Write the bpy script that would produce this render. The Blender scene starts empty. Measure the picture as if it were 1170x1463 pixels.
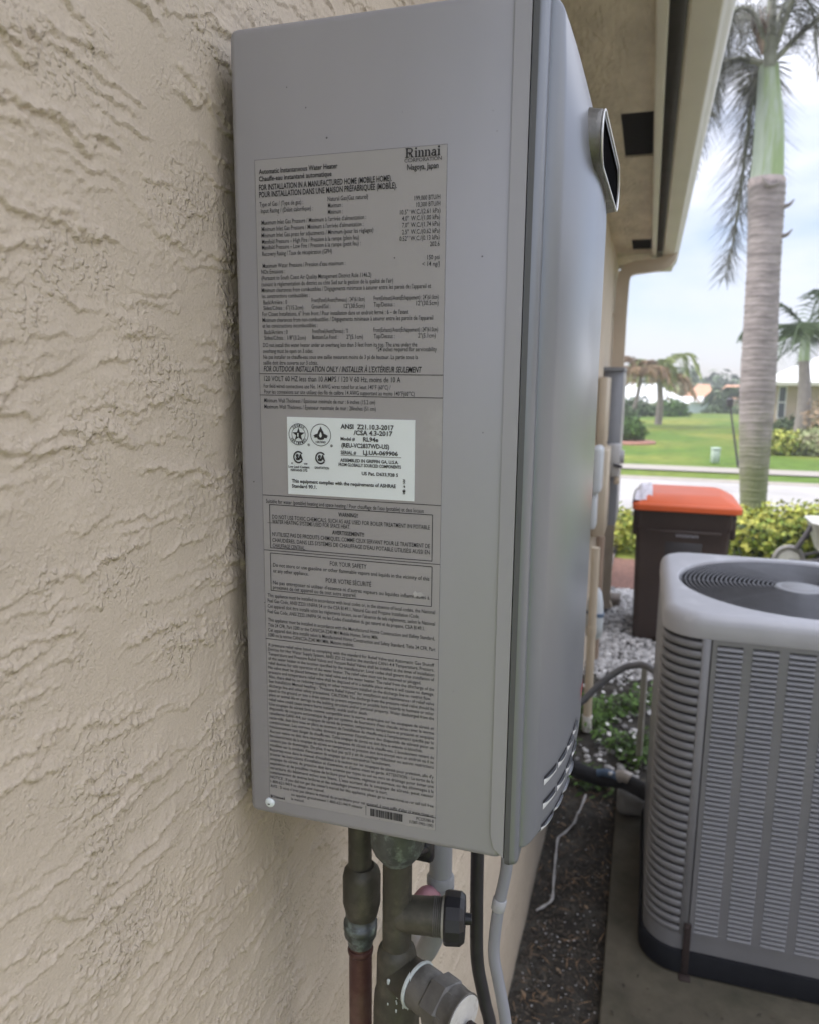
import bpy, bmesh, math, random
import numpy as np
from mathutils import Vector, Matrix
R = math.radians
scene = bpy.context.scene
COL = scene.collection
rng = random.Random(7)
nrng = np.random.RandomState(11)

# ------------------------------------------------------------------ camera
cam_d = bpy.data.cameras.new("camera")
cam = bpy.data.objects.new("camera", cam_d)
COL.objects.link(cam)
_yaw, _pitch, _roll = 0.302995585, 0.174101737, 0.010203643
_f = Vector((-math.sin(_yaw) * math.cos(_pitch), math.cos(_yaw) * math.cos(_pitch), -math.sin(_pitch)))
_r = Vector((math.cos(_yaw), math.sin(_yaw), 0))
_u = _r.cross(_f)
_r2 = math.cos(_roll) * _r + math.sin(_roll) * _u
_u2 = -math.sin(_roll) * _r + math.cos(_roll) * _u
_m = Matrix((( _r2.x, _u2.x, -_f.x), (_r2.y, _u2.y, -_f.y), (_r2.z, _u2.z, -_f.z))).to_4x4()
_m.translation = Vector((0.34705486, -0.5714383, 2.17620189))
cam.matrix_world = _m
cam_d.sensor_fit = 'HORIZONTAL'
cam_d.sensor_width = 36.0
cam_d.lens = 1073.68 / 1170 * 36.0
cam_d.clip_start = 0.02
cam_d.clip_end = 4000
cam_d.dof.use_dof = True
cam_d.dof.focus_distance = 0.66
cam_d.dof.aperture_fstop = 11.0
scene.camera = cam

# ------------------------------------------------------------------ sky and sun
SUN_EL, SUN_AZ = 52.0, 255.0      # azimuth: compass angle the light comes from, 0 = +Y, 90 = +X
world = bpy.data.worlds.new("World")
scene.world = world
world.use_nodes = True
wt = world.node_tree
for n in list(wt.nodes):
    wt.nodes.remove(n)
wo = wt.nodes.new('ShaderNodeOutputWorld')
bg = wt.nodes.new('ShaderNodeBackground')
sky = wt.nodes.new('ShaderNodeTexSky')
sky.sky_type = 'NISHITA'
sky.sun_disc = False
sky.sun_elevation = R(SUN_EL)
sky.sun_rotation = R(SUN_AZ)
sky.altitude = 0
sky.air_density = 1.0
sky.dust_density = 0.7
sky.ozone_density = 1.5
wtc = wt.nodes.new('ShaderNodeTexCoord')
wmap = wt.nodes.new('ShaderNodeMapping')
wmap.inputs['Scale'].default_value = (1.6, 1.6, 4.2)
wmap.inputs['Location'].default_value = (0.35, 0.1, 0.2)
cn = wt.nodes.new('ShaderNodeTexNoise')
cn.inputs['Scale'].default_value = 1.5
cn.inputs['Detail'].default_value = 7
cn.inputs['Roughness'].default_value = 0.55
cr = wt.nodes.new('ShaderNodeValToRGB')
cr.color_ramp.elements[0].position = 0.38
cr.color_ramp.elements[0].color = (0.2, 0.2, 0.2, 1)
cr.color_ramp.elements[1].position = 0.60
cr.color_ramp.elements[1].color = (0.97, 0.97, 0.97, 1)
mixc = wt.nodes.new('ShaderNodeMix')
mixc.data_type = 'RGBA'
# thin overcast: cloud luminance rises towards the zenith as under any overcast sky (units of the sky texture)
sxyz = wt.nodes.new('ShaderNodeSeparateXYZ')
wt.links.new(wtc.outputs['Generated'], sxyz.inputs[0])
el2 = wt.nodes.new('ShaderNodeMath'); el2.operation = 'POWER'; el2.use_clamp = True
el0 = wt.nodes.new('ShaderNodeMath'); el0.operation = 'MAXIMUM'; el0.inputs[1].default_value = 0.0
wt.links.new(sxyz.outputs['Z'], el0.inputs[0]); wt.links.new(el0.outputs[0], el2.inputs[0]); el2.inputs[1].default_value = 1.6
elm = wt.nodes.new('ShaderNodeMath'); elm.operation = 'MULTIPLY_ADD'; elm.inputs[1].default_value = 3.9; elm.inputs[2].default_value = 1.0
wt.links.new(el2.outputs[0], elm.inputs[0])
cvm = wt.nodes.new('ShaderNodeVectorMath'); cvm.operation = 'SCALE'
cvm.inputs[0].default_value = (3.65, 3.72, 4.15)
wt.links.new(elm.outputs[0], cvm.inputs['Scale'])
wt.links.new(cvm.outputs[0], mixc.inputs[7])
wt.links.new(wtc.outputs['Generated'], wmap.inputs['Vector'])
wt.links.new(wmap.outputs[0], cn.inputs['Vector'])
wt.links.new(cn.outputs['Fac'], cr.inputs['Fac'])
wt.links.new(cr.outputs['Color'], mixc.inputs[0])
tint = wt.nodes.new('ShaderNodeVectorMath'); tint.operation = 'MULTIPLY'
tint.inputs[1].default_value = (0.73, 0.705, 0.77)       # thin veil of high cloud over the blue
wt.links.new(sky.outputs['Color'], tint.inputs[0])
wt.links.new(tint.outputs[0], mixc.inputs[6])
wt.links.new(mixc.outputs[2], bg.inputs['Color'])
bg.inputs['Strength'].default_value = 0.12
wt.links.new(bg.outputs[0], wo.inputs['Surface'])

sun_d = bpy.data.lights.new("sun", 'SUN')
sun_d.energy = 1.5
sun_d.angle = R(10)
sun_d.color = (1.0, 0.95, 0.87)
sun = bpy.data.objects.new("sun", sun_d)
COL.objects.link(sun)
_az, _el = R(SUN_AZ), R(SUN_EL)
_to = Vector((math.sin(_az) * math.cos(_el), math.cos(_az) * math.cos(_el), math.sin(_el)))
sun.rotation_euler = _to.to_track_quat('Z', 'Y').to_euler()
sun.location = (0, 0, 30)

scene.view_settings.view_transform = 'Standard'
scene.view_settings.look = 'None'
scene.view_settings.exposure = 1.08
scene.view_settings.gamma = 1
scene.view_settings.use_curve_mapping = False
scene.cycles.max_bounces = 6
scene.cycles.use_denoising = True

# ------------------------------------------------------------------ helpers
ORG = {}

def tag(o, label=None, cat=None, group=None, kind=None):
    if label: o['label'] = label
    if cat: o['category'] = cat
    if group: o['group'] = group
    if kind: o['kind'] = kind
    return o

def thing(name, label, cat, loc, rotz=0.0, group=None):
    o = bpy.data.objects.new(name, None)
    COL.objects.link(o)
    o.empty_display_size = 0.1
    o.location = loc
    o.rotation_euler = (0, 0, rotz)
    ORG[o.name] = Vector(loc)
    return tag(o, label, cat, group)

def link(name, me, parent=None):
    o = bpy.data.objects.new(name, me)
    COL.objects.link(o)
    if parent is not None:
        o.parent = parent
        ORG[o.name] = ORG.get(parent.name, Vector((0, 0, 0)))
    return o

class MB:
    """collects vertices and faces of ONE mesh"""
    def __init__(s):
        s.v, s.f, s.sm = [], [], []
    def add(s, vs, fs, smooth=False):
        n = len(s.v)
        s.v.extend([tuple(p) for p in vs])
        s.f.extend([tuple(i + n for i in q) for q in fs])
        s.sm.extend([smooth] * len(fs))
        return s
    def box(s, x0, x1, y0, y1, z0, z1, rot=0.0, c=None):
        vs = [(x, y, z) for z in (z0, z1) for y in (y0, y1) for x in (x0, x1)]
        if rot:
            cx, cy = c if c else ((x0 + x1) / 2, (y0 + y1) / 2)
            cs, sn = math.cos(rot), math.sin(rot)
            vs = [(cx + (x - cx) * cs - (y - cy) * sn, cy + (x - cx) * sn + (y - cy) * cs, z) for x, y, z in vs]
        return s.add(vs, [(0, 2, 3, 1), (4, 5, 7, 6), (0, 1, 5, 4), (2, 6, 7, 3), (0, 4, 6, 2), (1, 3, 7, 5)])
    def rbox(s, x0, x1, y0, y1, z0, z1, r=0.005, seg=2):
        bm = bmesh.new()
        bmesh.ops.create_cube(bm, size=1)
        for v in bm.verts:
            v.co = Vector(((x0 + x1) / 2 + v.co.x * (x1 - x0), (y0 + y1) / 2 + v.co.y * (y1 - y0), (z0 + z1) / 2 + v.co.z * (z1 - z0)))
        bmesh.ops.bevel(bm, geom=list(bm.edges), offset=r, segments=seg, profile=0.5, affect='EDGES')
        bm.verts.index_update()
        s.add([v.co.copy() for v in bm.verts], [[v.index for v in f.verts] for f in bm.faces], True)
        bm.free()
        return s
    def tube(s, pts, rad, seg=10, cap=True, smooth=True):
        pts = [Vector(p) for p in pts]
        n = len(pts)
        rs = rad if hasattr(rad, '__len__') else [rad] * n
        t0 = (pts[1] - pts[0]).normalized()
        a = t0.orthogonal().normalized()
        vs = []
        for i, p in enumerate(pts):
            t = (pts[min(i + 1, n - 1)] - pts[max(i - 1, 0)]).normalized()
            a = (a - t * a.dot(t))
            a = a.normalized() if a.length > 1e-6 else t.orthogonal().normalized()
            b = t.cross(a)
            for k in range(seg):
                an = 2 * math.pi * k / seg
                vs.append(p + (a * math.cos(an) + b * math.sin(an)) * rs[i])
        fs = [(i * seg + k, i * seg + (k + 1) % seg, (i + 1) * seg + (k + 1) % seg, (i + 1) * seg + k) for i in range(n - 1) for k in range(seg)]
        s.add(vs, fs, smooth)
        if cap:
            s.add(vs[:seg], [tuple(range(seg - 1, -1, -1))])
            s.add(vs[-seg:], [tuple(range(seg))])
        return s
    def lathe(s, prof, o, ax, seg=20, smooth=True):
        """prof: (distance along axis, radius)"""
        o = Vector(o); ax = Vector(ax).normalized()
        pts = [o + ax * d for d, r in prof]
        a = ax.orthogonal().normalized(); b = ax.cross(a)
        vs = []
        for (d, r), p in zip(prof, pts):
            for k in range(seg):
                an = 2 * math.pi * k / seg
                vs.append(p + (a * math.cos(an) + b * math.sin(an)) * max(r, 1e-4))
        fs = [(i * seg + k, i * seg + (k + 1) % seg, (i + 1) * seg + (k + 1) % seg, (i + 1) * seg + k) for i in range(len(prof) - 1) for k in range(seg)]
        s.add(vs, fs, smooth)
        s.add(vs[:seg], [tuple(range(seg - 1, -1, -1))]); s.add(vs[-seg:], [tuple(range(seg))])
        return s
    def prism(s, poly, axis, a0, a1):
        """poly of 2D points extruded along an axis: 'y' takes (x,z), 'x' takes (y,z), 'z' takes (x,y)"""
        f = {'y': lambda p, a: (p[0], a, p[1]), 'x': lambda p, a: (a, p[0], p[1]), 'z': lambda p, a: (p[0], p[1], a)}[axis]
        n = len(poly)
        vs = [f(p, a0) for p in poly] + [f(p, a1) for p in poly]
        fs = [(i, (i + 1) % n, n + (i + 1) % n, n + i) for i in range(n)] + [tuple(range(n - 1, -1, -1)), tuple(range(n, 2 * n))]
        return s.add(vs, fs)
    def grid(s, P, smooth=True):
        P = np.asarray(P); a, b = P.shape[:2]
        n = len(s.v)
        s.v.extend(map(tuple, P.reshape(-1, 3).tolist()))
        i = np.arange(a * b).reshape(a, b) + n
        q = np.stack([i[:-1, :-1], i[1:, :-1], i[1:, 1:], i[:-1, 1:]], -1).reshape(-1, 4)
        s.f.extend(map(tuple, q.tolist())); s.sm.extend([smooth] * len(q))
        return s
    def build(s, name, m, parent=None, local=False):
        me = bpy.data.meshes.new(name)
        vs = s.v
        if parent is not None and not local:
            o = ORG.get(parent.name, Vector((0, 0, 0)))
            vs = [(x - o.x, y - o.y, z - o.z) for x, y, z in vs]
        me.from_pydata(vs, [], s.f)
        me.polygons.foreach_set('use_smooth', s.sm)
        for mm in (m if isinstance(m, (list, tuple)) else [m]):
            me.materials.append(mm)
        me.update()
        return link(name, me, parent)

def fix_normals(o):
    bm = bmesh.new(); bm.from_mesh(o.data)
    bmesh.ops.recalc_face_normals(bm, faces=list(bm.faces))
    bm.to_mesh(o.data); bm.free()
    return o

def auto_smooth(o, ang=40):
    me = o.data
    bm = bmesh.new(); bm.from_mesh(me)
    for e in bm.edges:
        if len(e.link_faces) == 2 and e.calc_face_angle(0) > R(ang):
            e.smooth = False
    for f in bm.faces: f.smooth = True
    bm.to_mesh(me); bm.free()
    return o

def catmull(pts, k=6):
    P = [Vector(p) for p in pts]
    P = [P[0] * 2 - P[1]] + P + [P[-1] * 2 - P[-2]]
    out = []
    for i in range(1, len(P) - 2):
        for j in range(k):
            t = j / k
            a, b, c, d = P[i - 1], P[i], P[i + 1], P[i + 2]
            out.append(0.5 * ((2 * b) + (c - a) * t + (2 * a - 5 * b + 4 * c - d) * t * t + (-a + 3 * b - 3 * c + d) * t ** 3))
    out.append(P[-2])
    return out

# ------------------------------------------------------------------ materials
def mat(name, col, rough=0.6, metal=0.0, var=0.12, vscale=8.0, bump=0.0, bscale=60.0, col2=None, c2scale=5.0, c2lo=0.5, c2hi=0.65,
        island=0.0, coat=0.0, spec=0.5, stretch=None, trans=0.0, bdist=0.01, rvar=0.0):
    m = bpy.data.materials.new(name)
    m.use_nodes = True
    nt = m.node_tree; N = nt.nodes; L = nt.links
    b = N['Principled BSDF']
    b.inputs['Roughness'].default_value = rough
    b.inputs['Metallic'].default_value = metal
    b.inputs['Specular IOR Level'].default_value = spec
    b.inputs['Coat Weight'].default_value = coat
    if trans: b.inputs['Subsurface Weight'].default_value = 0.0
    tc = N.new('ShaderNodeTexCoord')
    src = tc.outputs['Object']
    if stretch:
        mp = N.new('ShaderNodeMapping'); mp.inputs['Scale'].default_value = stretch
        L.new(src, mp.inputs[0]); src = mp.outputs[0]
    n1 = N.new('ShaderNodeTexNoise'); n1.inputs['Scale'].default_value = vscale; n1.inputs['Detail'].default_value = 5; n1.inputs['Roughness'].default_value = 0.6
    L.new(src, n1.inputs['Vector'])
    mr = N.new('ShaderNodeMapRange'); mr.inputs[1].default_value = 0.28; mr.inputs[2].default_value = 0.72
    mr.inputs[3].default_value = 1 - var; mr.inputs[4].default_value = 1 + var
    L.new(n1.outputs['Fac'], mr.inputs[0])
    fac = mr.outputs[0]
    if island:
        ge = N.new('ShaderNodeNewGeometry')
        mi = N.new('ShaderNodeMapRange'); mi.inputs[3].default_value = 1 - island; mi.inputs[4].default_value = 1 + island
        L.new(ge.outputs['Random Per Island'], mi.inputs[0])
        mu = N.new('ShaderNodeMath'); mu.operation = 'MULTIPLY'
        L.new(fac, mu.inputs[0]); L.new(mi.outputs[0], mu.inputs[1]); fac = mu.outputs[0]
    base = None
    if col2 is not None:
        n2 = N.new('ShaderNodeTexNoise'); n2.inputs['Scale'].default_value = c2scale; n2.inputs['Detail'].default_value = 6; n2.inputs['Roughness'].default_value = 0.62
        L.new(src, n2.inputs['Vector'])
        r2 = N.new('ShaderNodeMapRange'); r2.inputs[1].default_value = c2lo; r2.inputs[2].default_value = c2hi
        L.new(n2.outputs['Fac'], r2.inputs[0])
        mx = N.new('ShaderNodeMix'); mx.data_type = 'RGBA'
        mx.inputs[6].default_value = (*col, 1); mx.inputs[7].default_value = (*col2, 1)
        L.new(r2.outputs[0], mx.inputs[0]); base = mx.outputs[2]
    vm = N.new('ShaderNodeVectorMath'); vm.operation = 'SCALE'
    if base is not None: L.new(base, vm.inputs[0])
    else: vm.inputs[0].default_value = col
    L.new(fac, vm.inputs['Scale'])
    L.new(vm.outputs[0], b.inputs['Base Color'])
    if rvar:
        rr = N.new('ShaderNodeMapRange'); rr.inputs[1].default_value = 0.3; rr.inputs[2].default_value = 0.7
        rr.inputs[3].default_value = max(0.02, rough - rvar); rr.inputs[4].default_value = min(1, rough + rvar)
        L.new(n1.outputs['Fac'], rr.inputs[0]); L.new(rr.outputs[0], b.inputs['Roughness'])
    if bump:
        n3 = N.new('ShaderNodeTexNoise'); n3.inputs['Scale'].default_value = bscale; n3.inputs['Detail'].default_value = 4
        L.new(src, n3.inputs['Vector'])
        bp = N.new('ShaderNodeBump'); bp.inputs['Strength'].default_value = bump; bp.inputs['Distance'].default_value = bdist
        L.new(n3.outputs['Fac'], bp.inputs['Height']); L.new(bp.outputs[0], b.inputs['Normal'])
    return m

M = {}
def stucco_mat(name):
    m = bpy.data.materials.new(name); m.use_nodes = True
    nt = m.node_tree; N = nt.nodes; L = nt.links; b = N['Principled BSDF']
    b.inputs['Roughness'].default_value = .9; b.inputs['Specular IOR Level'].default_value = .2
    tc = N.new('ShaderNodeTexCoord')
    def noise(sc, det=3, rg=.55):
        n = N.new('ShaderNodeTexNoise'); n.inputs['Scale'].default_value = sc; n.inputs['Detail'].default_value = det; n.inputs['Roughness'].default_value = rg
        L.new(tc.outputs['Object'], n.inputs['Vector']); return n.outputs['Fac']
    def rng_(src, a, b_, c=0., d=1.):
        r = N.new('ShaderNodeMapRange'); r.inputs[1].default_value = a; r.inputs[2].default_value = b_; r.inputs[3].default_value = c; r.inputs[4].default_value = d
        L.new(src, r.inputs[0]); return r.outputs[0]
    def mul(x, y, op='MULTIPLY'):
        q = N.new('ShaderNodeMath'); q.operation = op; L.new(x, q.inputs[0]); L.new(y, q.inputs[1]); return q.outputs[0]
    v = rng_(noise(4.5, 5), .3, .7, .94, 1.06)
    v2 = rng_(noise(420, 3), .3, .7, .95, 1.045)
    vm = N.new('ShaderNodeVectorMath'); vm.operation = 'SCALE'; vm.inputs[0].default_value = (0.57, 0.50, 0.405)
    L.new(mul(v, v2), vm.inputs['Scale']); L.new(vm.outputs[0], b.inputs['Base Color'])
    g = mul(rng_(noise(200, 1), .48, .68), rng_(noise(15, 3), .47, .63, .10, 1.0))
    g2 = mul(g, rng_(noise(480, 2), .3, .7, 0., .22), 'ADD')
    bp = N.new('ShaderNodeBump'); bp.inputs['Strength'].default_value = 1.0; bp.inputs['Distance'].default_value = .0013
    L.new(g2, bp.inputs['Height']); L.new(bp.outputs[0], b.inputs['Normal'])
    return m
M['stucco'] = stucco_mat('stucco')
M['stucco_far'] = mat('stucco_far', (0.57, 0.50, 0.405), 0.9, var=0.09, vscale=5, bump=0.8, bscale=38, bdist=0.012, spec=0.2, stretch=(1, .45, 1))
M['soffit'] = mat('soffit_stucco', (0.57, 0.52, 0.42), 0.9, var=0.2, vscale=5, bump=1.0, bscale=30, bdist=0.015, spec=0.2, stretch=(1.6, .6, 1))
M['trim'] = mat('trim_paint', (0.56, 0.55, 0.46), 0.5, var=0.06, vscale=3)
M['tan_trim'] = mat('tan_paint', (0.50, 0.43, 0.33), 0.55, var=0.08, vscale=6)
M['dark_gap'] = mat('dark_screen', (0.022, 0.022, 0.026), 0.8, var=0.2, vscale=60)
M['void'] = mat('flue_void', (0.008, 0.008, 0.009), 1.0, spec=0.0)  # black tone stands in for the unlit inside of the flue
M['roof'] = mat('roof_tile', (0.5, 0.47, 0.42), 0.8, var=0.15)
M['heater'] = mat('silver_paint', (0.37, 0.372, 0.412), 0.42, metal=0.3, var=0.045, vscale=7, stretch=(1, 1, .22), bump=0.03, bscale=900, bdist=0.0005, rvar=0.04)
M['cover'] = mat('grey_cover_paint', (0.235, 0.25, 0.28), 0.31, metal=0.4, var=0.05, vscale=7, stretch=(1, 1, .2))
M['skirt'] = mat('skirt_dark_grey', (0.115, 0.12, 0.13), 0.5, metal=0.2, var=0.05)  # skirt set darker than the cover sheet
M['decal'] = mat('decal_film', (0.375, 0.37, 0.385), 0.34, metal=0.15, var=0.03, vscale=12, col2=(0.41, 0.41, 0.42), c2scale=25, c2lo=0.62, c2hi=0.75)
M['ink'] = mat('black_ink', (0.028, 0.028, 0.032), 0.6, var=0.1, vscale=80)
M['ink_soft'] = mat('thin_ink', (0.12, 0.12, 0.125), 0.6, var=0.15, vscale=60)
M['sticker'] = mat('white_sticker', (0.79, 0.86, 0.89), 0.4, var=0.02, vscale=15)
M['red'] = mat('red_print', (0.5, 0.02, 0.035), 0.5)
M['lip_sky_glint'] = mat('painted_sky_glint', (0.80, 0.82, 0.86), 0.3, metal=0.15, var=0.03)  # pale tone paints in the sky reflected by the slot lips
M['cast'] = mat('weathered_cast_metal', (0.17, 0.165, 0.155), 0.42, metal=0.6, var=0.3, vscale=45, col2=(0.30, 0.295, 0.285), c2scale=30, c2lo=.5, c2hi=.7, bump=0.25, bscale=160, bdist=0.002)
M['steel_rim'] = mat('worn_steel', (0.62, 0.62, 0.61), 0.35, metal=0.7, var=0.15, vscale=40)
M['olive'] = mat('tarnished_brass', (0.075, 0.072, 0.058), 0.5, metal=0.25, var=0.28, vscale=40, bump=0.25, bscale=200, bdist=0.001, col2=(0.125, 0.115, 0.09), c2scale=28, c2lo=.52, c2hi=.68)
M['teal'] = mat('verdigris_fitting', (0.12, 0.135, 0.135), 0.4, metal=0.45, var=0.3, vscale=60, col2=(0.34, 0.42, 0.40), c2scale=48, c2lo=.5, c2hi=.66, bump=0.2, bscale=200, bdist=0.001)
M['copper'] = mat('dark_copper', (0.115, 0.055, 0.05), 0.5, metal=0.4, var=0.25, vscale=30, col2=(0.17, 0.10, 0.085), c2scale=18)
M['grey_fit'] = mat('grey_brass_fitting', (0.16, 0.155, 0.145), 0.5, metal=0.4, var=0.25, vscale=45, col2=(0.25, 0.245, 0.235), c2scale=40, c2lo=.5, c2hi=.7, bump=0.2, bscale=180, bdist=0.001)
M['black_plastic'] = mat('black_plastic', (0.022, 0.022, 0.027), 0.4, var=0.2, vscale=40)
M['white_face'] = mat('pale_tag_face', (0.66, 0.655, 0.64), 0.6, var=0.12, vscale=60, col2=(0.45, 0.43, 0.4), c2scale=70, c2lo=.6, c2hi=.75)
M['rust'] = mat('rust_brown', (0.028, 0.018, 0.016), 0.8, var=0.35, vscale=40, bump=0.4, bscale=150, bdist=0.002)
M['pvc'] = mat('grey_pvc', (0.34, 0.36, 0.40), 0.4, var=0.08, vscale=14)
M['pink'] = mat('pink_primer', (0.48, 0.25, 0.31), 0.5, var=0.2, vscale=60)
M['bead'] = mat('pale_sealant', (0.6, 0.66, 0.66), 0.7, var=0.2, vscale=80, bump=.4, bscale=300, bdist=.001)
M['tape_white'] = mat('off_white_tape', (0.6, 0.58, 0.52), 0.6, var=0.1)
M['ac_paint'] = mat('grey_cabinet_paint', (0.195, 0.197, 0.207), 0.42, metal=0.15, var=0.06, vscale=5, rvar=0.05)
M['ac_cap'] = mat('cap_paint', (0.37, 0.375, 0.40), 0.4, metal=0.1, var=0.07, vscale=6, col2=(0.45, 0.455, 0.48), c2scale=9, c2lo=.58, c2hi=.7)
M['ac_dark'] = mat('coil_dark', (0.05, 0.05, 0.055), 0.7, var=0.3, vscale=30)
M['ac_base'] = mat('black_base_pan', (0.012, 0.013, 0.016), 0.75, var=0.2, vscale=12, spec=0.15)
M['guard'] = mat('guard_wire', (0.15, 0.155, 0.168), 0.4, metal=0.3, var=0.15)
M['bin_body'] = mat('dark_brown_plastic', (0.050, 0.034, 0.028), 0.5, var=0.15, vscale=4)
M['bin_lid'] = mat('orange_plastic', (0.68, 0.12, 0.03), 0.45, var=0.06, vscale=4)
M['bin_print'] = mat('pale_stamp', (0.42, 0.42, 0.46), 0.6)
M['cloth_white'] = mat('white_film', (0.66, 0.62, 0.66), 0.35, var=0.2, vscale=25)
M['concrete'] = mat('old_concrete', (0.088, 0.078, 0.056), 0.9, var=0.22, vscale=7, col2=(0.05, 0.047, 0.031), c2scale=5, c2lo=.42, c2hi=.68, bump=0.5, bscale=80, bdist=0.004)
M['soil'] = mat('dark_soil', (0.034, 0.030, 0.024), 0.95, var=0.4, vscale=22, col2=(0.075, 0.07, 0.058), c2scale=5, c2lo=.5, c2hi=.62, bump=0.9, bscale=60, bdist=0.01)
M['grass'] = mat('lawn_grass', (0.092, 0.155, 0.022), 0.9, var=0.3, vscale=2.4, col2=(0.19, 0.205, 0.04), c2scale=0.17, c2lo=.44, c2hi=.64, spec=.2)
M['street'] = mat('pale_street', (0.39, 0.375, 0.36), 0.9, var=0.06, vscale=3, col2=(0.32, 0.305, 0.29), c2scale=.35, c2lo=.5, c2hi=.7)
M['sidewalk'] = mat('pale_sidewalk', (0.33, 0.30, 0.26), 0.9, var=0.08, vscale=4)
M['mulch'] = mat('red_mulch', (0.19, 0.10, 0.075), 0.95, var=0.35, vscale=30, bump=.8, bscale=60, bdist=.02)
M['paver'] = mat('pink_paver', (0.27, 0.225, 0.215), 0.9, var=0.15, vscale=10)
M['stone'] = mat('white_stone', (0.46, 0.455, 0.45), 0.8, var=0.15, vscale=30, island=0.45)
M['litter'] = mat('leaf_litter', (0.062, 0.050, 0.037), 0.85, var=0.2, vscale=50, island=0.75)
M['twig'] = mat('pale_twig', (0.42, 0.41, 0.40), 0.8, var=0.2, vscale=60)
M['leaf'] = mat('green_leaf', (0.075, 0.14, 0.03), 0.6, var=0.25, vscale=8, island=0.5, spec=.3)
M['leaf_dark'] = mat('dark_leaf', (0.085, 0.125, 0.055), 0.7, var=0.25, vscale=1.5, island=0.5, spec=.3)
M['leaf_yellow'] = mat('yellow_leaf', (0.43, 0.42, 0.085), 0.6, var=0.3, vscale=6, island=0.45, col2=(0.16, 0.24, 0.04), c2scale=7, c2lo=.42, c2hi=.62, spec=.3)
M['leaf_pale'] = mat('pale_leaf', (0.30, 0.34, 0.16), 0.7, var=0.25, vscale=2.5, island=0.4, col2=(0.38, 0.31, 0.22), c2scale=3, spec=.3)
M['leaf_brown'] = mat('brown_frond', (0.36, 0.26, 0.17), 0.8, var=0.3, vscale=3, island=0.4, spec=.2)
M['leaf_olive'] = mat('olive_frond', (0.25, 0.29, 0.11), 0.7, var=0.3, vscale=2, island=0.4, spec=.2)
M['frond'] = mat('dark_frond', (0.125, 0.125, 0.10), 0.6, var=0.25, vscale=3, island=0.35, spec=.35)
M['petal'] = mat('white_petal', (0.75, 0.74, 0.72), 0.7, var=0.08)
M['trunk'] = mat('palm_trunk', (0.33, 0.29, 0.275), 0.9, var=0.16, vscale=6, col2=(0.235, 0.205, 0.195), c2scale=2.2, c2lo=.42, c2hi=.6, stretch=(1, 1, 3.5), bump=0.35, bscale=30, bdist=.01)
M['trunk_moss'] = mat('mossy_trunk', (0.21, 0.215, 0.125), 0.9, var=0.22, vscale=6, col2=(0.27, 0.245, 0.20), c2scale=3, c2lo=.45, c2hi=.6, stretch=(1, 1, 3))
def moss_up(m):
    nt = m.node_tree; N = nt.nodes; L = nt.links; b = N['Principled BSDF']
    old = b.inputs['Base Color'].links[0].from_socket
    tc = N.new('ShaderNodeTexCoord'); sx = N.new('ShaderNodeSeparateXYZ'); L.new(tc.outputs['Object'], sx.inputs[0])
    n = N.new('ShaderNodeTexNoise'); n.inputs['Scale'].default_value = 3.5; n.inputs['Detail'].default_value = 6; L.new(tc.outputs['Object'], n.inputs['Vector'])
    ma = N.new('ShaderNodeMath'); ma.operation = 'MULTIPLY_ADD'; ma.inputs[1].default_value = 2.6; L.new(n.outputs['Fac'], ma.inputs[0]); L.new(sx.outputs['Z'], ma.inputs[2])
    r = N.new('ShaderNodeMapRange'); r.inputs[1].default_value = 1.9; r.inputs[2].default_value = 3.2; r.inputs[3].default_value = 0.85; r.inputs[4].default_value = 0.0
    L.new(ma.outputs[0], r.inputs[0])
    mx = N.new('ShaderNodeMix'); mx.data_type = 'RGBA'; mx.inputs[7].default_value = (0.17, 0.185, 0.085, 1)
    L.new(r.outputs[0], mx.inputs[0]); L.new(old, mx.inputs[6]); L.new(mx.outputs[2], b.inputs['Base Color'])
moss_up(M['trunk'])
M['crownshaft'] = mat('green_crownshaft', (0.27, 0.36, 0.155), 0.45, var=0.14, vscale=3, col2=(0.40, 0.46, 0.36), c2scale=1.6, c2lo=.46, c2hi=.6, stretch=(2.2, 2.2, .35))
M['petiole'] = mat('grey_petiole', (0.27, 0.28, 0.22), 0.6, var=0.2, vscale=6)
M['scar'] = mat('pale_leaf_base', (0.44, 0.37, 0.35), 0.85, var=0.2, vscale=12)
M['bark'] = mat('grey_bark', (0.25, 0.22, 0.20), 0.9, var=0.2, vscale=5)
M['white_roof'] = mat('white_roof_tile', (0.82, 0.82, 0.81), 0.6, var=0.05, vscale=2)
M['orange_roof'] = mat('orange_roof_tile', (0.55, 0.30, 0.18), 0.8, var=0.15, vscale=1.5)
M['house_tan'] = mat('tan_house_wall', (0.47, 0.38, 0.27), 0.9, var=0.05, vscale=1)
M['house_blue'] = mat('pale_blue_wall', (0.50, 0.58, 0.57), 0.9, var=0.05, vscale=1)
M['glass'] = mat('dark_window_glass', (0.10, 0.11, 0.12), 0.15, var=0.1)
M['white_trim'] = mat('white_trim', (0.7, 0.69, 0.66), 0.5, var=0.05)
M['meter_grey'] = mat('meter_box_grey', (0.24, 0.25, 0.27), 0.45, metal=0.2, var=0.08, vscale=8)
M['meter_light'] = mat('meter_light_grey', (0.42, 0.42, 0.42), 0.45, metal=0.1, var=0.08, vscale=8)
M['nid'] = mat('pale_blue_grey_plastic', (0.50, 0.54, 0.57), 0.5, var=0.05, vscale=8)
M['conduit_grey'] = mat('grey_conduit', (0.17, 0.175, 0.19), 0.5, var=0.12, vscale=20)
M['foam'] = mat('black_foam', (0.018, 0.018, 0.020), 0.85, var=0.3, vscale=40, bump=.4, bscale=120, bdist=.003)
M['silver_tape'] = mat('silver_tape', (0.42, 0.39, 0.36), 0.4, metal=.3, var=0.25, vscale=40)
M['blue_wrap'] = mat('blue_wrap', (0.09, 0.14, 0.22), 0.5, var=0.3, vscale=30)
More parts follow.
